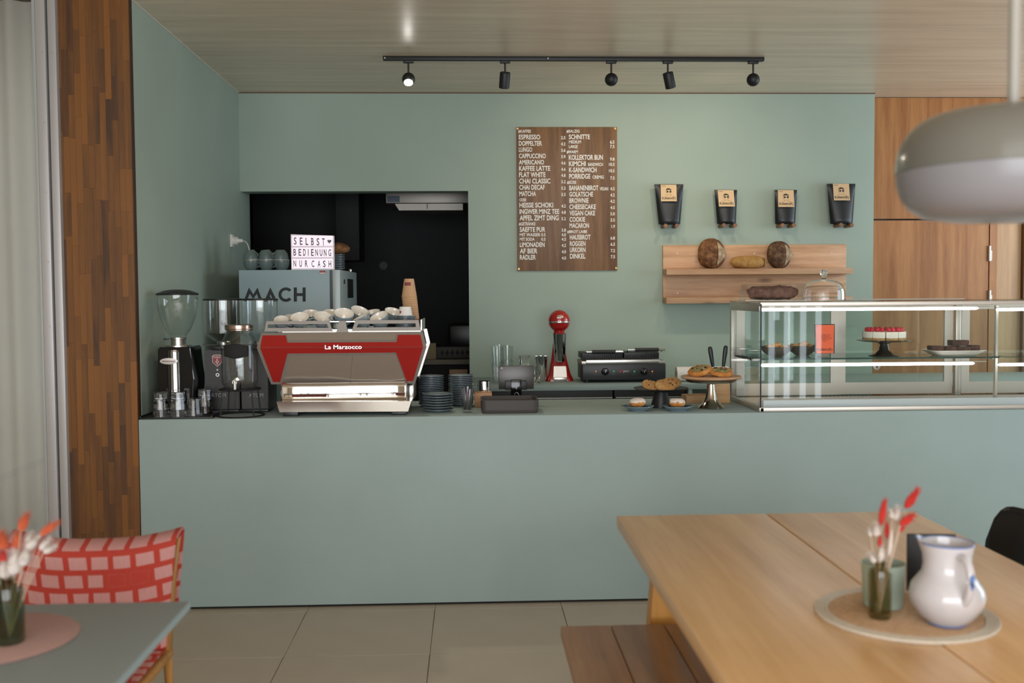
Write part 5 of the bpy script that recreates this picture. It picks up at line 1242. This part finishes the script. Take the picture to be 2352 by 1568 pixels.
# ---- cheesecake on a stand
Yc_ = YF+.26; q = ax(2030, 829, Yc_); o3 = Vector((q.x, Yc_, ZS+.0005)); zf = lambda py: ax(2030, py, Yc_).z-ZS
cs = thing('cake_stand', 'black pedestal cake stand under the raspberry cheesecake', 'cake stand', o3)
zp = zf(783)
BG = mat('black_glass_stand', '101617', .12)
MB().lathe([(.075, 0), (.076, .003), (.045, .01), (.026, .03), (.022, zp-.015), (.045, zp-.004), (0, zp-.003)], 36).build('pedestal', BG, cs)
MB().lathe([(0, zp-.003), (.11, zp-.003), (.139, zp+.004), (.138, zp+.006), (.11, zp+.002), (0, zp+.001)], 48).build('plate', BG, cs)
CH_ = mat('cheesecake_cream', 'F0EBDC', .6, bump=.3, bscale=80); BIS = crust('biscuit_base', '9A7448', 'B8925E', 'D2B080'); RASP = mat('raspberry', 'C8283C', .4, bump=.8, bscale=160)
rc = .106; hb = .012; hc = zf(763)-zp-.002
nS = 10
for i in range(nS):
    a0, a1 = 2*PI*i/nS+.02, 2*PI*(i+1)/nS-.02
    sl = thing('cheesecake_slice', 'white cheesecake slice topped with raspberries', 'cake', o3+Vector((0, 0, zp+.0065)), group='slices of the raspberry cheesecake')
    mid = (a0+a1)/2; dirs = 'front' if math.sin(mid) < -.5 else 'back' if math.sin(mid) > .5 else 'side'
    half = [(2*PI*(k+.5)/nS) for k in range(nS)]; hh_ = sorted([a for a in half if (math.sin(a) < 0) == (math.sin(mid) < 0)], key=math.cos); pos_ = min(range(len(hh_)), key=lambda k: abs(hh_[k]-mid))
    sl['label'] = 'white raspberry cheesecake slice, %s in the %s half of the cake' % (('leftmost', 'second from left', 'in the middle', 'second from right', 'rightmost')[pos_], 'front' if math.sin(mid) < 0 else 'back')
    arc = [(rc*math.cos(a0+(a1-a0)*k/6), rc*math.sin(a0+(a1-a0)*k/6)) for k in range(7)] + [(.006*math.cos(mid), .006*math.sin(mid))]
    MB().prism(arc, 0, hb, 'xy').build('biscuit_base', BIS, sl); MB().prism(arc, hb, hc, 'xy', bev=.0015).build('cream_layer', CH_, sl)
    for k in range(2):
        aa = mid+(-.13+.26*k); MB().sph((.085*math.cos(aa), .085*math.sin(aa), hc+.009), (.0105, .0105, .012), 14, 10).build('raspberry', RASP, sl)
# ---- brownies on a white plate
Yb_ = YF+.22; q = ax(2190, 818, Yb_); o4 = Vector((q.x, Yb_, ZS+.0005))
pt = tag(ringmesh(MB(), [[(x, y, z) for x, y in rrect(w, d, r)] for w, d, r, z in ((.19, .11, .02, 0), (.20, .12, .02, .003), (.275, .19, .03, .028), (.272, .187, .03, .030), (.19, .11, .02, .006))]).build('serving_plate', CREAM), 'white rectangular plate carrying the brownies in the case', 'plate'); pt.location = o4
BRN = crust('brownie_crumb', '24120E', '3A1E18', '6A4030')
z = o4.z+.0305
for i, (x0, x1, dy, dz, lab) in enumerate(((-.125, -.06, .0, -.008, 'dark nutty brownie piece at the plate left'), (-.058, .0, -.01, -.010, 'dark brownie piece second from plate left'), (.002, .072, -.01, -.012, 'dark brownie piece under the top one'), (.076, .125, .0, -.006, 'dark brownie piece at the plate right'), (-.02, .066, .0, .020, 'top brownie resting on the lower pieces'))):
    m_ = MB().box(-(x1-x0)/2, (x1-x0)/2, -.03, .03, 0, .028, bev=.003); bmesh.ops.subdivide_edges(m_.bm, edges=m_.bm.edges, cuts=2); m_.jitter(.003, 60, i)
    b = m_.build('brownie', BRN); b.location = (o4.x+(x0+x1)/2, o4.y+dy, z+dz); tag(b, lab, 'brownie', 'brownies in the case')

# ---- on top of the case: boxed cake and glass dome
Yt_ = 5.12; a, b_ = ax(1712, 692, Yt_), ax(1851, 652, Yt_)
o5 = Vector(((a.x+b_.x)/2, Yt_+.06, ZT+.0008)); hh = b_.z-ZT
bxx = thing('cake_box', 'clear plastic cake box standing on top of the display case', 'cake box', o5)
w_ = (b_.x-a.x)/2
def boxloops(s): return [[(x*s, y*s, z*s+.004) for x, y, z in L] for L in ([(-w_, -.07, 0), (w_, -.07, 0), (w_, .07, 0), (-w_, .07, 0)], [(-w_*.93, -.06, hh-.004), (w_*.97, -.06, hh-.002), (w_*.97, .06, hh-.002), (-w_*.93, .06, hh-.004)])]
ringmesh(MB(), boxloops(1)).build('clear_cover', pane('clear_plastic', (.93, .93, .93), ior=1.45, rough=.1), bxx)
MB().box(-w_*1.02, w_*1.02, -.075, .075, 0, .004).build('board', PAPER, bxx)
ck = MB().sph((0, 0, .036), (w_*.82, .048, .036), 44, 28)
for v in ck.bm.verts: v.co.x = math.copysign(abs(v.co.x/(w_*.8))**.6*w_*.8, v.co.x); v.co.z = max(.036+math.copysign(abs((v.co.z-.036)/.036)**.6*.033, v.co.z-.036), .004)
ck.jitter(.012, 45, 3).jitter(.004, 120, 8); c = ck.build('chocolate_loaf_cake', crust('cocoa_crumble', '4A3028', '6E4C40', '96725E')); c.location = o5+Vector((0, 0, .005)); tag(c, 'brown crumbly chocolate loaf cake inside the clear box', 'cake')
Yd_ = 5.16; q = ax(1892, 690, Yd_); o6 = Vector((q.x, Yd_, ZT+.0008)); zf = lambda py: ax(1892, py, Yd_).z-ZT
gd = thing('glass_dome', 'clear glass cake dome with a ball knob on the display case', 'cake dome', o6)
r = 48.5*Yd_/FPX; zt_ = zf(641)
MB().lathe([(r, 0), (r+.001, .003), (r, .01), (r*.99, zt_*.42), (r*.93, zt_*.62), (r*.78, zt_*.8), (r*.5, zt_*.93), (.012, zt_), (.010, zt_-.003), (r*.5-.001, zt_*.93-.003), (r*.78-.003, zt_*.8-.002), (r*.93-.003, zt_*.62), (r*.99-.003, zt_*.42), (r-.003, .01), (r-.002, 0), (r, 0)], 52).build('dome', REALGLASS, gd)
MB().lathe([(r, 0), (r+.002, .002), (r, .004)], 52).build('dome_rim', GLASS, gd)
MB().lathe([(.012, zt_), (.008, zt_+.008), (.014, zt_+.016), (.0195, zt_+.028), (.016, zt_+.042), (.007, zt_+.048), (0, zt_+.049)], 28).build('knob', REALGLASS, gd)
# thin sheet lying on the case top
p, q = ax(1740, 689, 5.3), ax(2205, 689, 5.3)
tag(MB().box(p.x, q.x, 5.25, 5.42, ZT+.0005, ZT+.006).build('cover_sheet', mat('pale_acrylic', 'D8D2C8', .25)), 'thin pale sheet lying along the display case top', 'sheet')
# ================================================================== FOREGROUND: OAK TABLE, BENCH, CHAIR
TZ = .75
xl_, xr_ = az(1416, 1184, TZ).x, az(2104, 1177, TZ).x; yf_ = az(1416, 1184, TZ).y; yn = .85
xs_ = az(1753.7, 1175, TZ).x; xs2 = az(2285, 1568, TZ).x; xsm = (xs_+xs2)/2
OT = wood('table_oak', 'D2A266', 'EEC48E', 'y', .55, .33, vary=.05, knots=True, coat=.25)
o = Vector(((xl_+xr_)/2, (yf_+yn)/2, 0))
tb = thing('dining_table', 'large oak dining table with a two-board top in the right foreground', 'table', o)
MB().box(xl_, xsm-.0022, yn, yf_, TZ-.04, TZ, bev=.003).build('top_board', OT, tb, org=o)
MB().box(xsm+.0022, xr_, yn, yf_, TZ-.04, TZ, bev=.003).build('top_board', OT, tb, org=o)
MB().box(xsm-.003, xsm+.003, yn+.01, yf_-.01, TZ-.038, TZ-.012).build('joint_strip', mat('joint_brown', '3E2414', .8), tb, org=o)
LG = wood('leg_oak', 'B07A34', 'CC9448', 'z', .8, .4, vary=.06)
for yl_ in (yf_-.13, yn+.25):
    for sx, xt, xb in ((1, xl_+.155, xl_+.10), (-1, xr_-.155, xr_-.10)):
        MB().slab([(xt-.05, yl_-.045, TZ-.04), (xt+.05, yl_-.045, TZ-.04), (xb+.05, yl_-.045, 0), (xb-.05, yl_-.045, 0)], (0, .07, 0)).build('leg', LG, tb, org=o)
    MB().box(xl_+.2, xr_-.2, yl_-.03, yl_+.01, TZ-.12, TZ-.041).build('apron', LG, tb, org=o)
# bench
BH = .46
bx0, bx1, byf = az(1287, 1437, BH).x, az(1572, 1430, BH).x, az(1287, 1437, BH).y; byn = .75
BW = wood('bench_walnut', '86603E', 'AA8058', 'y', .6, .4, vary=.16, knots=True)
o = Vector(((bx0+bx1)/2, (byf+byn)/2, 0))
bn = thing('bench', 'dark wooden plank bench pushed under the oak table', 'bench', o)
cuts = [bx0, bx0+(bx1-bx0)*.40, bx0+(bx1-bx0)*.83, bx1]
for i in range(3): MB().box(cuts[i]+.0012, cuts[i+1]-.0012, byn, byf, BH-.035, BH, bev=.003).build('seat_plank', BW, bn, org=o)
MB().box(bx0+.01, bx1-.01, byn+.05, byf-.05, BH-.05, BH-.035).build('batten', BW, bn, org=o)
for yl_ in (byf-.3, byn+.3):
    for xx in (bx0+.04, bx1-.1): MB().box(xx, xx+.06, yl_-.03, yl_+.03, 0, BH-.05, bev=.003).build('leg', BW, bn, org=o)
# black chair
CX, CYc = 1.44, 3.10
KB = mat('black_stain', '101113', .35)
o = Vector((1.66, 3.09, 0))
ch = thing('dining_chair', 'black plywood chair at the far right of the oak table', 'chair', o)
ya, yb = 2.86, 3.32
def back(u, v):
    # u along the table side, v upward
    y = ya + (yb-ya)*u; w = abs(2*u-1); z = .50 + (.292)*v
    x = 1.775 - .075*w**2.2 + .03*v
    return (x, y, z)
m_ = MB(); nu, nv = 28, 12; V = []
for i in range(nu+1):
    row = []
    for j in range(nv+1):
        u, v = i/nu, j/nv; w = abs(2*u-1)
        # rounded corners
        vv = v
        if w > .72: k = (w-.72)/.28; lo, hi = .5-.5*math.sqrt(max(0.02, 1-k*k)), .5+.5*math.sqrt(max(0.02, 1-k*k)); vv = lo+(hi-lo)*v
        row.append(m_.bm.verts.new(Vector(back(u, vv))-o))
    V.append(row)
for i in range(nu):
    for j in range(nv): m_.bm.faces.new([V[i][j], V[i+1][j], V[i+1][j+1], V[i][j+1]])
m_.build('backrest', KB, ch, solid=.014)
ringmesh(MB(), [[(x+1.63-o.x, y+3.09-o.y, z) for x, y in rrect(w_, d_, .07)] for w_, d_, z in ((.29, .42, .435), (.31, .44, .442), (.31, .44, .45), (.29, .42, .456))]).build('seat', KB, ch)
for x, y in ((1.52, 2.92), (1.52, 3.26)): MB().cyl((x-o.x, y-o.y, .437), (x-.02-o.x, y-o.y, 0), .016, .011).build('leg', KB, ch)
for y in (2.92, 3.26): MB().tube([(1.72-o.x, y-o.y, 0), (1.70-o.x, y-o.y, .44), (1.735-o.x, y-o.y, .52), (1.765-o.x, y-o.y, .60)], .014, 10).build('leg', KB, ch)

# ---- placemat and what stands on it
pc_ = az(2104, 1425, TZ+.006); r = .205
JUTE = mat('jute_weave', 'CDAA86', .95, noise=.16, nscale=90, bump=.8, bscale=220); JUTEW = mat('white_jute_rim', 'D6CCBC', .95, noise=.08, nscale=90, bump=.8, bscale=200)
o = Vector((pc_.x, 2.30, TZ+.0008)); pmv = thing('placemat', 'round jute placemat with white rim on the oak table', 'placemat', o)
rg = MB()
for k in range(26):
    rr = .006+k*.0063; rg.lathe([(rr-.0032, .003), (rr-.0016, .0062), (rr+.0016, .0062), (rr+.0032, .003)], 56)
rg.lathe([(0, 0), (.168, 0), (.168, .004), (0, .004)], 56).build('woven_centre', JUTE, pmv)
rg = MB()
for k in range(5):
    rr = .1735+k*.0063; rg.lathe([(rr-.0033, 0), (rr-.0033, .004), (rr-.0016, .0066), (rr+.0016, .0066), (rr+.0033, .004), (rr+.0033, 0)], 64)
rg.build('white_rim', JUTEW, pmv)
ZP = TZ+.0082
GV = pane('olive_glass', (.74, .72, .60), ior=1.5)
GVM = mat('olive_glass_wall', '7A7A5A', .08, trans=.85, ior=1.2)
def bottle_vase(loc, r, h, label, mt, scale=1.0):
    t = thing('bottle_vase', label, 'vase', loc)
    m_ = MB(); n = 40; prof = [(0, 0), (r*.9, 0), (r, .006), (r, h*.78), (r*.92, h*.86), (r*.55, h*.9), (r*.45, h*.94), (r*.62, h*1.0)]
    for i_, (rr, z) in enumerate(prof): pass
    m_.lathe(prof + [(r*.5, h*.995), (r*.35, h*.93), (r*.8, h*.83), (r*.86, h*.1), (0, .012)], n)
    for v in m_.bm.verts:
        a = math.atan2(v.co.y, v.co.x); rad = math.hypot(v.co.x, v.co.y)
        if rad > r*.84 and .008 < v.co.z < h*.8: k = 1+.03*math.cos(a*20); v.co.x *= k; v.co.y *= k
    m_.build('glass_wall', mt, t); return t
vp = az(2030, 1425, ZP); vl = Vector((vp.x, vp.y+.024, ZP))
bottle_vase(vl, .0255, .128, 'small ribbed olive-green bottle vase on the jute placemat', GV)
REDF = mat('red_plume', 'C42A1E', .9, noise=.15, nscale=60, sheen=.4); WHF = mat('white_dried', 'D8CEC6', .9, noise=.08, nscale=60); STEMM = mat('dry_stem', 'C9B09A', .9); ORF = mat('orange_plume', 'C4562A', .9, noise=.15, nscale=60, sheen=.4)
def plume(par, base, tip, r, mt, L, seed=0):
    """bunny-tail head: fuzzy spindle along base->tip"""
    b, t = Vector(base), Vector(tip); d = (t-b); n = d.normalized(); m_ = MB(); rs_ = random.Random(seed)
    R = n.to_track_quat('Z', 'Y').to_matrix(); hl = d.length
    m_.lathe([(0, 0), (r*.7, hl*.12), (r, hl*.4), (r*.75, hl*.75), (r*.2, hl*.97), (0, hl)], 14)
    bmesh.ops.transform(m_.bm, matrix=Matrix.Translation(b) @ R.to_4x4(), verts=m_.bm.verts)
    for k in range(150):
        f = rs_.random(); a = rs_.random()*6.283; rad = r*math.sin(PI*(.08+.87*f))**.7
        p0 = b + R @ Vector((rad*math.cos(a)*.8, rad*math.sin(a)*.8, hl*f)); p1 = p0 + R @ Vector((r*.75*math.cos(a), r*.75*math.sin(a), r*1.1))
        q = R @ Vector((-math.sin(a)*r*.08, math.cos(a)*r*.08, 0)); m_._new([p0-q, p0+q, p1], [(0, 1, 2)])
    return m_.build('flower_head', mt, par)
def bouquet(loc, label, heads, stems_to, L=None):
    t = thing('dried_flowers', label, 'flowers', loc, group='dried flowers')
    for i, (b, tp, r, mt) in enumerate(heads):
        h = plume(t, b, tp, r, mt, None, i)
        m0 = Vector((0, 0, .01)); b_ = Vector(b); MB().tube([m0, m0.lerp(b_, .5)+Vector((0, 0, .012)), b_], .0011, 5).build('stem', STEMM, t)
    return t
Yv = vl.y; fpx = lambda px, py, dy=0.: ax(px, py, Yv+dy)-vl
heads = []
for (x0, y0, x1, y1, r, mt, dy) in ((2022, 1207, 2033, 1146, .0085, REDF, 0), (2079, 1168, 2108, 1124, .0105, REDF, .01), (2066, 1206, 2100, 1182, .010, REDF, -.01), (2038, 1238, 2037, 1200, .0065, REDF, .012), (2020, 1256, 2022, 1232, .005, REDF, -.012), (2066, 1222, 2078, 1204, .005, REDF, .01),
    (2014, 1232, 2012, 1205, .010, WHF, .0), (2000, 1232, 1996, 1214, .006, WHF, .01), (2056, 1196, 2062, 1166, .010, WHF, .015), (2042, 1280, 2048, 1215, .006, WHF, .0), (2010, 1292, 1998, 1272, .008, WHF, .0), (2022, 1290, 2026, 1255, .008, WHF, -.01), (2050, 1190, 2046, 1172, .007, WHF, -.01)):
    heads.append((fpx(x0, y0, dy), fpx(x1, y1, dy), r, mt))
bouquet(vl, 'red and white dried flowers standing in the vase on the oak table', heads, None)
# sage tumbler
sp = az(2040, 1398, ZP); sl_ = Vector((sp.x, sp.y+.03, ZP)); SG = mat('sage_glass', 'B9CABA', .12, trans=.25, ior=1.3)
t = tag(MB().lathe([(0, 0), (.043, 0), (.046, .004), (.050, .100), (.0505, .102), (.0475, .102), (.0435, .012), (0, .010)], 44).build('candle_glass', SG), 'pale sage-green glass cup behind the olive vase on the placemat', 'glass cup'); t.location = sl_
# black card holder
kp = ax(2086, 1340, 2.47); a, b_ = ax(2085, 1225, 2.47), ax(2200, 1240, 2.42)
o = Vector((a.x+.055, 2.46, ZP)); zt = a.z
cdh = tag(MB().box(-.058, .058, -.006, .006, 0, zt-ZP, bev=.0015).build('menu_card', mat('black_card', '141414', .5)), 'plain black menu card standing behind the white jug', 'menu card'); cdh.location = o; cdh.rotation_euler = (0, 0, -.12)
# white jug
jp = az(2176, 1445, ZP); yj_ = jp.y+.042; jx = ax(2174, 1400, yj_).x; zf = lambda py: ax(2174, py, yj_).z-ZP
s = yj_/FPX; o = Vector((jx, yj_, ZP))
JG = mat('speckled_white_glaze', 'CFCDD1', .16, coat=.5, noise=.03, nscale=40); BLU = mat('blue_glaze', '4A78C0', .2, coat=.4)
jg = thing('jug', 'white speckled ceramic jug with blue rim and handle stroke', 'jug', o)
H_ = zf(1245)
pr = [(0, 0), (38*s, 0), (44*s, .004), (66*s, H_*.12), (82*s, H_*.26), (85.5*s, H_*.36), (80*s, H_*.47), (66*s, H_*.57), (56*s, H_*.64), (53.5*s, H_*.74), (55*s, H_*.86), (61*s, H_*1.0)]
wj = pr + [(58*s, H_*1.0), (51*s, H_*.86), (50*s, H_*.74), (53*s, H_*.64), (78*s, H_*.4), (60*s, H_*.12), (0, .008)]
m_ = MB().lathe(wj, 48)
for v in m_.bm.verts:
    if v.co.z > H_*.85:
        a = math.atan2(v.co.y, v.co.x); d = abs((a-R_(150)+PI) % (2*PI)-PI); k = max(0, 1-d/.5)*(v.co.z-H_*.85)/(H_*.15); v.co.x *= 1+.16*k; v.co.y *= 1+.16*k; v.co.z += .010*k
m_.build('jug_body', JG, jg)
def rimring(rf, z, rr, nm):
    MB().tube([(rf*math.cos(2*PI*k/48)*(1+(.15 if abs((2*PI*k/48-R_(150)+PI) % (2*PI)-PI) < .25 else 0)*(1 if z > .1 else 0)), rf*math.sin(2*PI*k/48)*(1+(.15 if abs((2*PI*k/48-R_(150)+PI) % (2*PI)-PI) < .25 else 0)*(1 if z > .1 else 0)), z+(.008 if z > .1 and abs((2*PI*k/48-R_(150)+PI) % (2*PI)-PI) < .25 else 0)) for k in range(48)], rr, 6, True).build(nm, BLU, jg)
rimring(60*s, H_, .0017, 'blue_rim'); rimring(42*s, .004, .003, 'blue_foot_ring')
ha = R_(-87)   # handle swings toward the viewer's right
hd_ = Vector((math.cos(ha), math.sin(ha), 0))
pts = [hd_*(54*s)+Vector((0, 0, H_*.88)), hd_*(78*s)+Vector((0, 0, H_*.90)), hd_*(98*s)+Vector((0, 0, H_*.80)), hd_*(104*s)+Vector((0, 0, H_*.64)), hd_*(96*s)+Vector((0, 0, H_*.48)), hd_*(80*s)+Vector((0, 0, H_*.36))]
fine = []
for i in range(len(pts)-1):
    for k in range(4):
        t_ = k/4; p0, p1, p2, p3 = pts[max(i-1, 0)], pts[i], pts[i+1], pts[min(i+2, len(pts)-1)]
        fine.append(.5*((2*p1)+(-p0+p2)*t_+(2*p0-5*p1+4*p2-p3)*t_*t_+(-p0+3*p1-3*p2+p3)*t_**3))
fine.append(pts[-1])
hn = MB().tube(fine, .0085, 12).build('handle', JG, jg)
bl = [fine[k]+hd_*.0075 for k in (9, 10, 11, 12, 13, 14)]
MB().tube(bl, .004, 8, radii=[.001, .0045, .0055, .005, .0035, .001]).build('blue_stroke', BLU, hn)

# ---- pendant lamp over the table
Lx, Ly = ax(2326, 380, 1.90).x, 1.90; zt, zb = ax(2326, 254, Ly-.0).z, ax(2326, 506, Ly).z
r = 258*Ly/FPX; zsm = ax(2100, 392, Ly).z
o = Vector((Lx, Ly, ZC)); pn = thing('pendant_lamp', 'large pale grey rounded pendant lamp hanging at the right foreground', 'pendant lamp', o)
LAC = mat('pale_grey_lacquer', '74736C', .2, coat=.4); DIF = mat('opal_diffuser', '8E8D92', .3)
Hh = zsm-zb; Ht = zt-zsm
up = [(r, 0)] + [(r*(.42+.58*math.cos(t)**.75) if math.cos(t) > 0 else r*.42, Ht*math.sin(t)**.9) for t in [PI/2*k/10 for k in range(1, 10)]] + [(r*.30, Ht*1.0), (.02, Ht*1.02), (0, Ht*1.02)]
MB().lathe(up, 64, (0, 0, zsm-ZC)).build('upper_shell', LAC, pn)
dn = [(r*.995, 0), (r*.985, -Hh*.25), (r*.95, -Hh*.5), (r*.88, -Hh*.72), (r*.76, -Hh*.9), (r*.55, -Hh*.985), (0, -Hh)]
MB().lathe(dn, 64, (0, 0, zsm-ZC-.0005)).build('diffuser', DIF, pn)
MB().cyl((0, 0, zt-ZC), (0, 0, -.02), .0115, seg=20).build('rod', mat('grey_rod', 'A7A39A', .3, coat=.3), pn)
MB().lathe([(0, 0), (.06, 0), (.06, -.02), (.05, -.025), (0, -.025)], 32).build('canopy', LAC, pn)

# ================================================================== FOREGROUND LEFT: GREY TABLE, CHAIR WITH BLANKET
GT = .745
gx = az(435, 1380, GT).x; gy = az(435, 1380, GT).y
o = Vector((gx-.6, gy-.55, 0)); gt = thing('cafe_table', 'grey-topped table with wooden legs in the left foreground', 'table', o)
MB().box(gx-1.6, gx, gy-1.05, gy, GT-.022, GT, bev=.003).build('table_top', mat('grey_laminate', '8A9496', .45), gt, org=o)
MB().box(gx-1.601, gx+.0012, gy-1.051, gy+.0012, GT-.020, GT-.003).build('edge_band', mat('pale_edge', '9DB0B2', .5), gt, org=o)
LB = wood('beech_leg', '9A6A34', 'B98650', 'z', .9, .45)
for lx_, ly_, sx, sy in ((gx-.16, gy-.12, 1, 1), (gx-1.44, gy-.12, -1, 1), (gx-.16, gy-.93, 1, -1), (gx-1.44, gy-.93, -1, -1)):
    MB().cyl((lx_, ly_, GT-.022), (lx_-.03*sx*0+.0, ly_+.03*sy, 0), .028, .020, seg=18).build('leg', LB, gt, org=o)
MB().box(gx-1.45, gx-.15, gy-.14, gy-.11, GT-.08, GT-.022).build('apron', LB, gt, org=o)
# pink placemat
t = tag(MB().lathe([(0, 0), (.182, 0), (.184, .0015), (.182, .003), (0, .003)], 64).build('placemat', mat('pink_felt', 'AC8A84', .95, noise=.05, nscale=80)), 'round dusty-pink felt placemat on the grey table', 'placemat'); t.location = (az(172, 1465, GT).x-.184, az(172, 1465, GT).y, GT+.0006)
pmx, pmy = t.location.x, t.location.y
vl2 = Vector((ax(22, 1470, pmy-.03).x, pmy-.03, GT+.004))
bottle_vase(vl2, .032, .142, 'dark green glass bottle vase on the pink placemat', pane('dark_green_glass', (.60, .66, .56)))
fp2 = lambda px, py, dy=0.: ax(px, py, vl2.y+dy)-vl2
heads = []
for (x0, y0, x1, y1, r, mt, dy) in ((48, 1220, 60, 1182, .011, ORF, 0), (92, 1228, 132, 1200, .010, ORF, .01), (8, 1262, 2, 1225, .014, ORF, 0), (36, 1262, 42, 1222, .010, ORF, .012), (10, 1290, 6, 1268, .008, REDF, -.012), (30, 1320, 36, 1268, .017, WHF, .0), (14, 1330, 8, 1285, .015, WHF, .012), (50, 1300, 62, 1262, .012, WHF, -.01), (62, 1262, 84, 1236, .011, WHF, .0), (92, 1262, 112, 1240, .009, WHF, .01), (100, 1268, 124, 1256, .008, WHF, -.008), (64, 1252, 70, 1226, .009, WHF, .014), (-14, 1280, -26, 1246, .012, WHF, 0), (-6, 1300, -18, 1260, .012, ORF, 0)):
    heads.append((fp2(x0, y0, dy), fp2(x1, y1, dy), r, mt))
bouquet(vl2, 'orange and cream dried flowers in the dark green vase', heads, None)
# chair under a patterned blanket
Yq = 3.05
pR, pL = ax(412, 1212, Yq), ax(28, 1212, Yq)
o = Vector(((pR.x+pL.x)/2, Yq-.2, 0)); wc = thing('dining_chair', 'wooden chair draped with the red blanket behind the grey table', 'chair', o)
hw = (pR.x-pL.x)/2
WCH = wood('chair_oak', '9A6A30', 'B88648', 'z', 1, .45)
zb_ = pR.z
for sx in (-1, 1):
    MB().tube([(sx*(hw-.035), .22, 0), (sx*(hw-.035), .17, .45), (sx*(hw-.015), .215, zb_-.03)], .014, 10).build('leg', WCH, wc)
    MB().cyl((sx*(hw-.05), -.18, .44), (sx*(hw-.04), -.2, 0), .015, .012).build('leg', WCH, wc)
MB().box(-hw+.02, hw-.02, .165, .185, zb_-.16, zb_-.06, bev=.006).build('back_slat', WCH, wc)
MB().box(-hw+.02, hw-.02, -.22, .19, .43, .455, bev=.006).build('seat', WCH, wc)
# blanket: woven red with pale blocks
mt = bpy.data.materials.new('red_block_blanket'); mt.use_nodes = True; nt = mt.node_tree; b = nt.nodes['Principled BSDF']; N = nt.nodes.new; K = nt.links.new
uv = N('ShaderNodeUVMap'); br_ = N('ShaderNodeTexBrick'); br_.offset = .28; br_.inputs['Scale'].default_value = 1.0
br_.inputs['Color1'].default_value = lin('D9A29C'); br_.inputs['Color2'].default_value = lin('CF928C'); br_.inputs['Mortar'].default_value = lin('BE3A30')
br_.inputs['Mortar Size'].default_value = .0085; br_.inputs['Mortar Smooth'].default_value = .08; br_.inputs['Brick Width'].default_value = .064; br_.inputs['Row Height'].default_value = .052; br_.squash = 1.0
K(uv.outputs[0], br_.inputs['Vector'])
wv = N('ShaderNodeTexNoise'); wv.inputs['Scale'].default_value = 260; mpn = N('ShaderNodeMapping'); mpn.inputs['Scale'].default_value = (1, .12, 1); K(uv.outputs[0], mpn.inputs[0]); K(mpn.outputs[0], wv.inputs['Vector'])
# a few blocks stay plain red: each block's own random value decides
br_.inputs['Color1'].default_value = (0, 0, 0, 1); br_.inputs['Color2'].default_value = (1, 1, 1, 1); br_.inputs['Mortar'].default_value = (0, 0, 0, 1)
st = N('ShaderNodeMath'); st.operation = 'GREATER_THAN'; st.inputs[1].default_value = .90; K(br_.outputs['Color'], st.inputs[0])
mxm = N('ShaderNodeMath'); mxm.operation = 'MAXIMUM'; K(st.outputs[0], mxm.inputs[0]); K(br_.outputs['Fac'], mxm.inputs[1])
mx1 = N('ShaderNodeMix'); mx1.data_type = 'RGBA'; K(mxm.outputs[0], mx1.inputs[0]); mx1.inputs[6].default_value = lin('BE8A86'); mx1.inputs[7].default_value = lin('AE3B2E')
mr = N('ShaderNodeMapRange'); mr.inputs[3].default_value = .86; mr.inputs[4].default_value = 1.12; K(wv.outputs['Fac'], mr.inputs[0])
vm = N('ShaderNodeVectorMath'); vm.operation = 'SCALE'; K(mx1.outputs[2], vm.inputs[0]); K(mr.outputs[0], vm.inputs['Scale']); K(vm.outputs[0], b.inputs['Base Color']); b.inputs['Roughness'].default_value = .95
def bl_pt(u, v):
    # u across the chair back, v from the rear hem over the top, down the front and over the seat edge
    x = (-hw-.005+u*(2*hw+.01))
    sag = .030*math.sin(PI*u)**.8
    top = zb_-sag + (.0)
    L1, L2, L3 = .28, .36, .30; s_ = v*(L1+L2+L3)
    wave = .006*math.sin(u*13+1)
    if s_ < L1: z = top-(L1-s_); y = .235+wave
    elif s_ < L1+L2: t_ = s_-L1; z = top-t_; y = .152-.05*t_-.012*math.sin(PI*u)+wave + (.075*max(0, 1-t_/.03)**2)
    else: t_ = s_-L1-L2; z = .475-.0*t_; y = .122-t_; z = max(.468, top-L2-t_*.4)
    sh = (z-top)*.10
    return Vector((x + sh*(1 if u > .5 else .4), y, z))
m_ = MB(); nu, nv = 40, 60; uvl = m_.bm.loops.layers.uv.new('UVMap')
V = [[m_.bm.verts.new(bl_pt(i/nu, j/nv)) for j in range(nv+1)] for i in range(nu+1)]
for i in range(nu):
    for j in range(nv):
        f = m_.bm.faces.new([V[i][j], V[i+1][j], V[i+1][j+1], V[i][j+1]])
        for lp, (a, b2) in zip(f.loops, ((i, j), (i+1, j), (i+1, j+1), (i, j+1))):
            vv = -b2/nv*.94; lp[uvl].uv = (a/nu*(2*hw) + .16*vv, vv)
bk_ = m_.build('blanket', mt, sharp=80, solid=.004); bk_.location = o
tag(bk_, 'red blanket with pale pink blocks draped over the wooden chair', 'blanket')
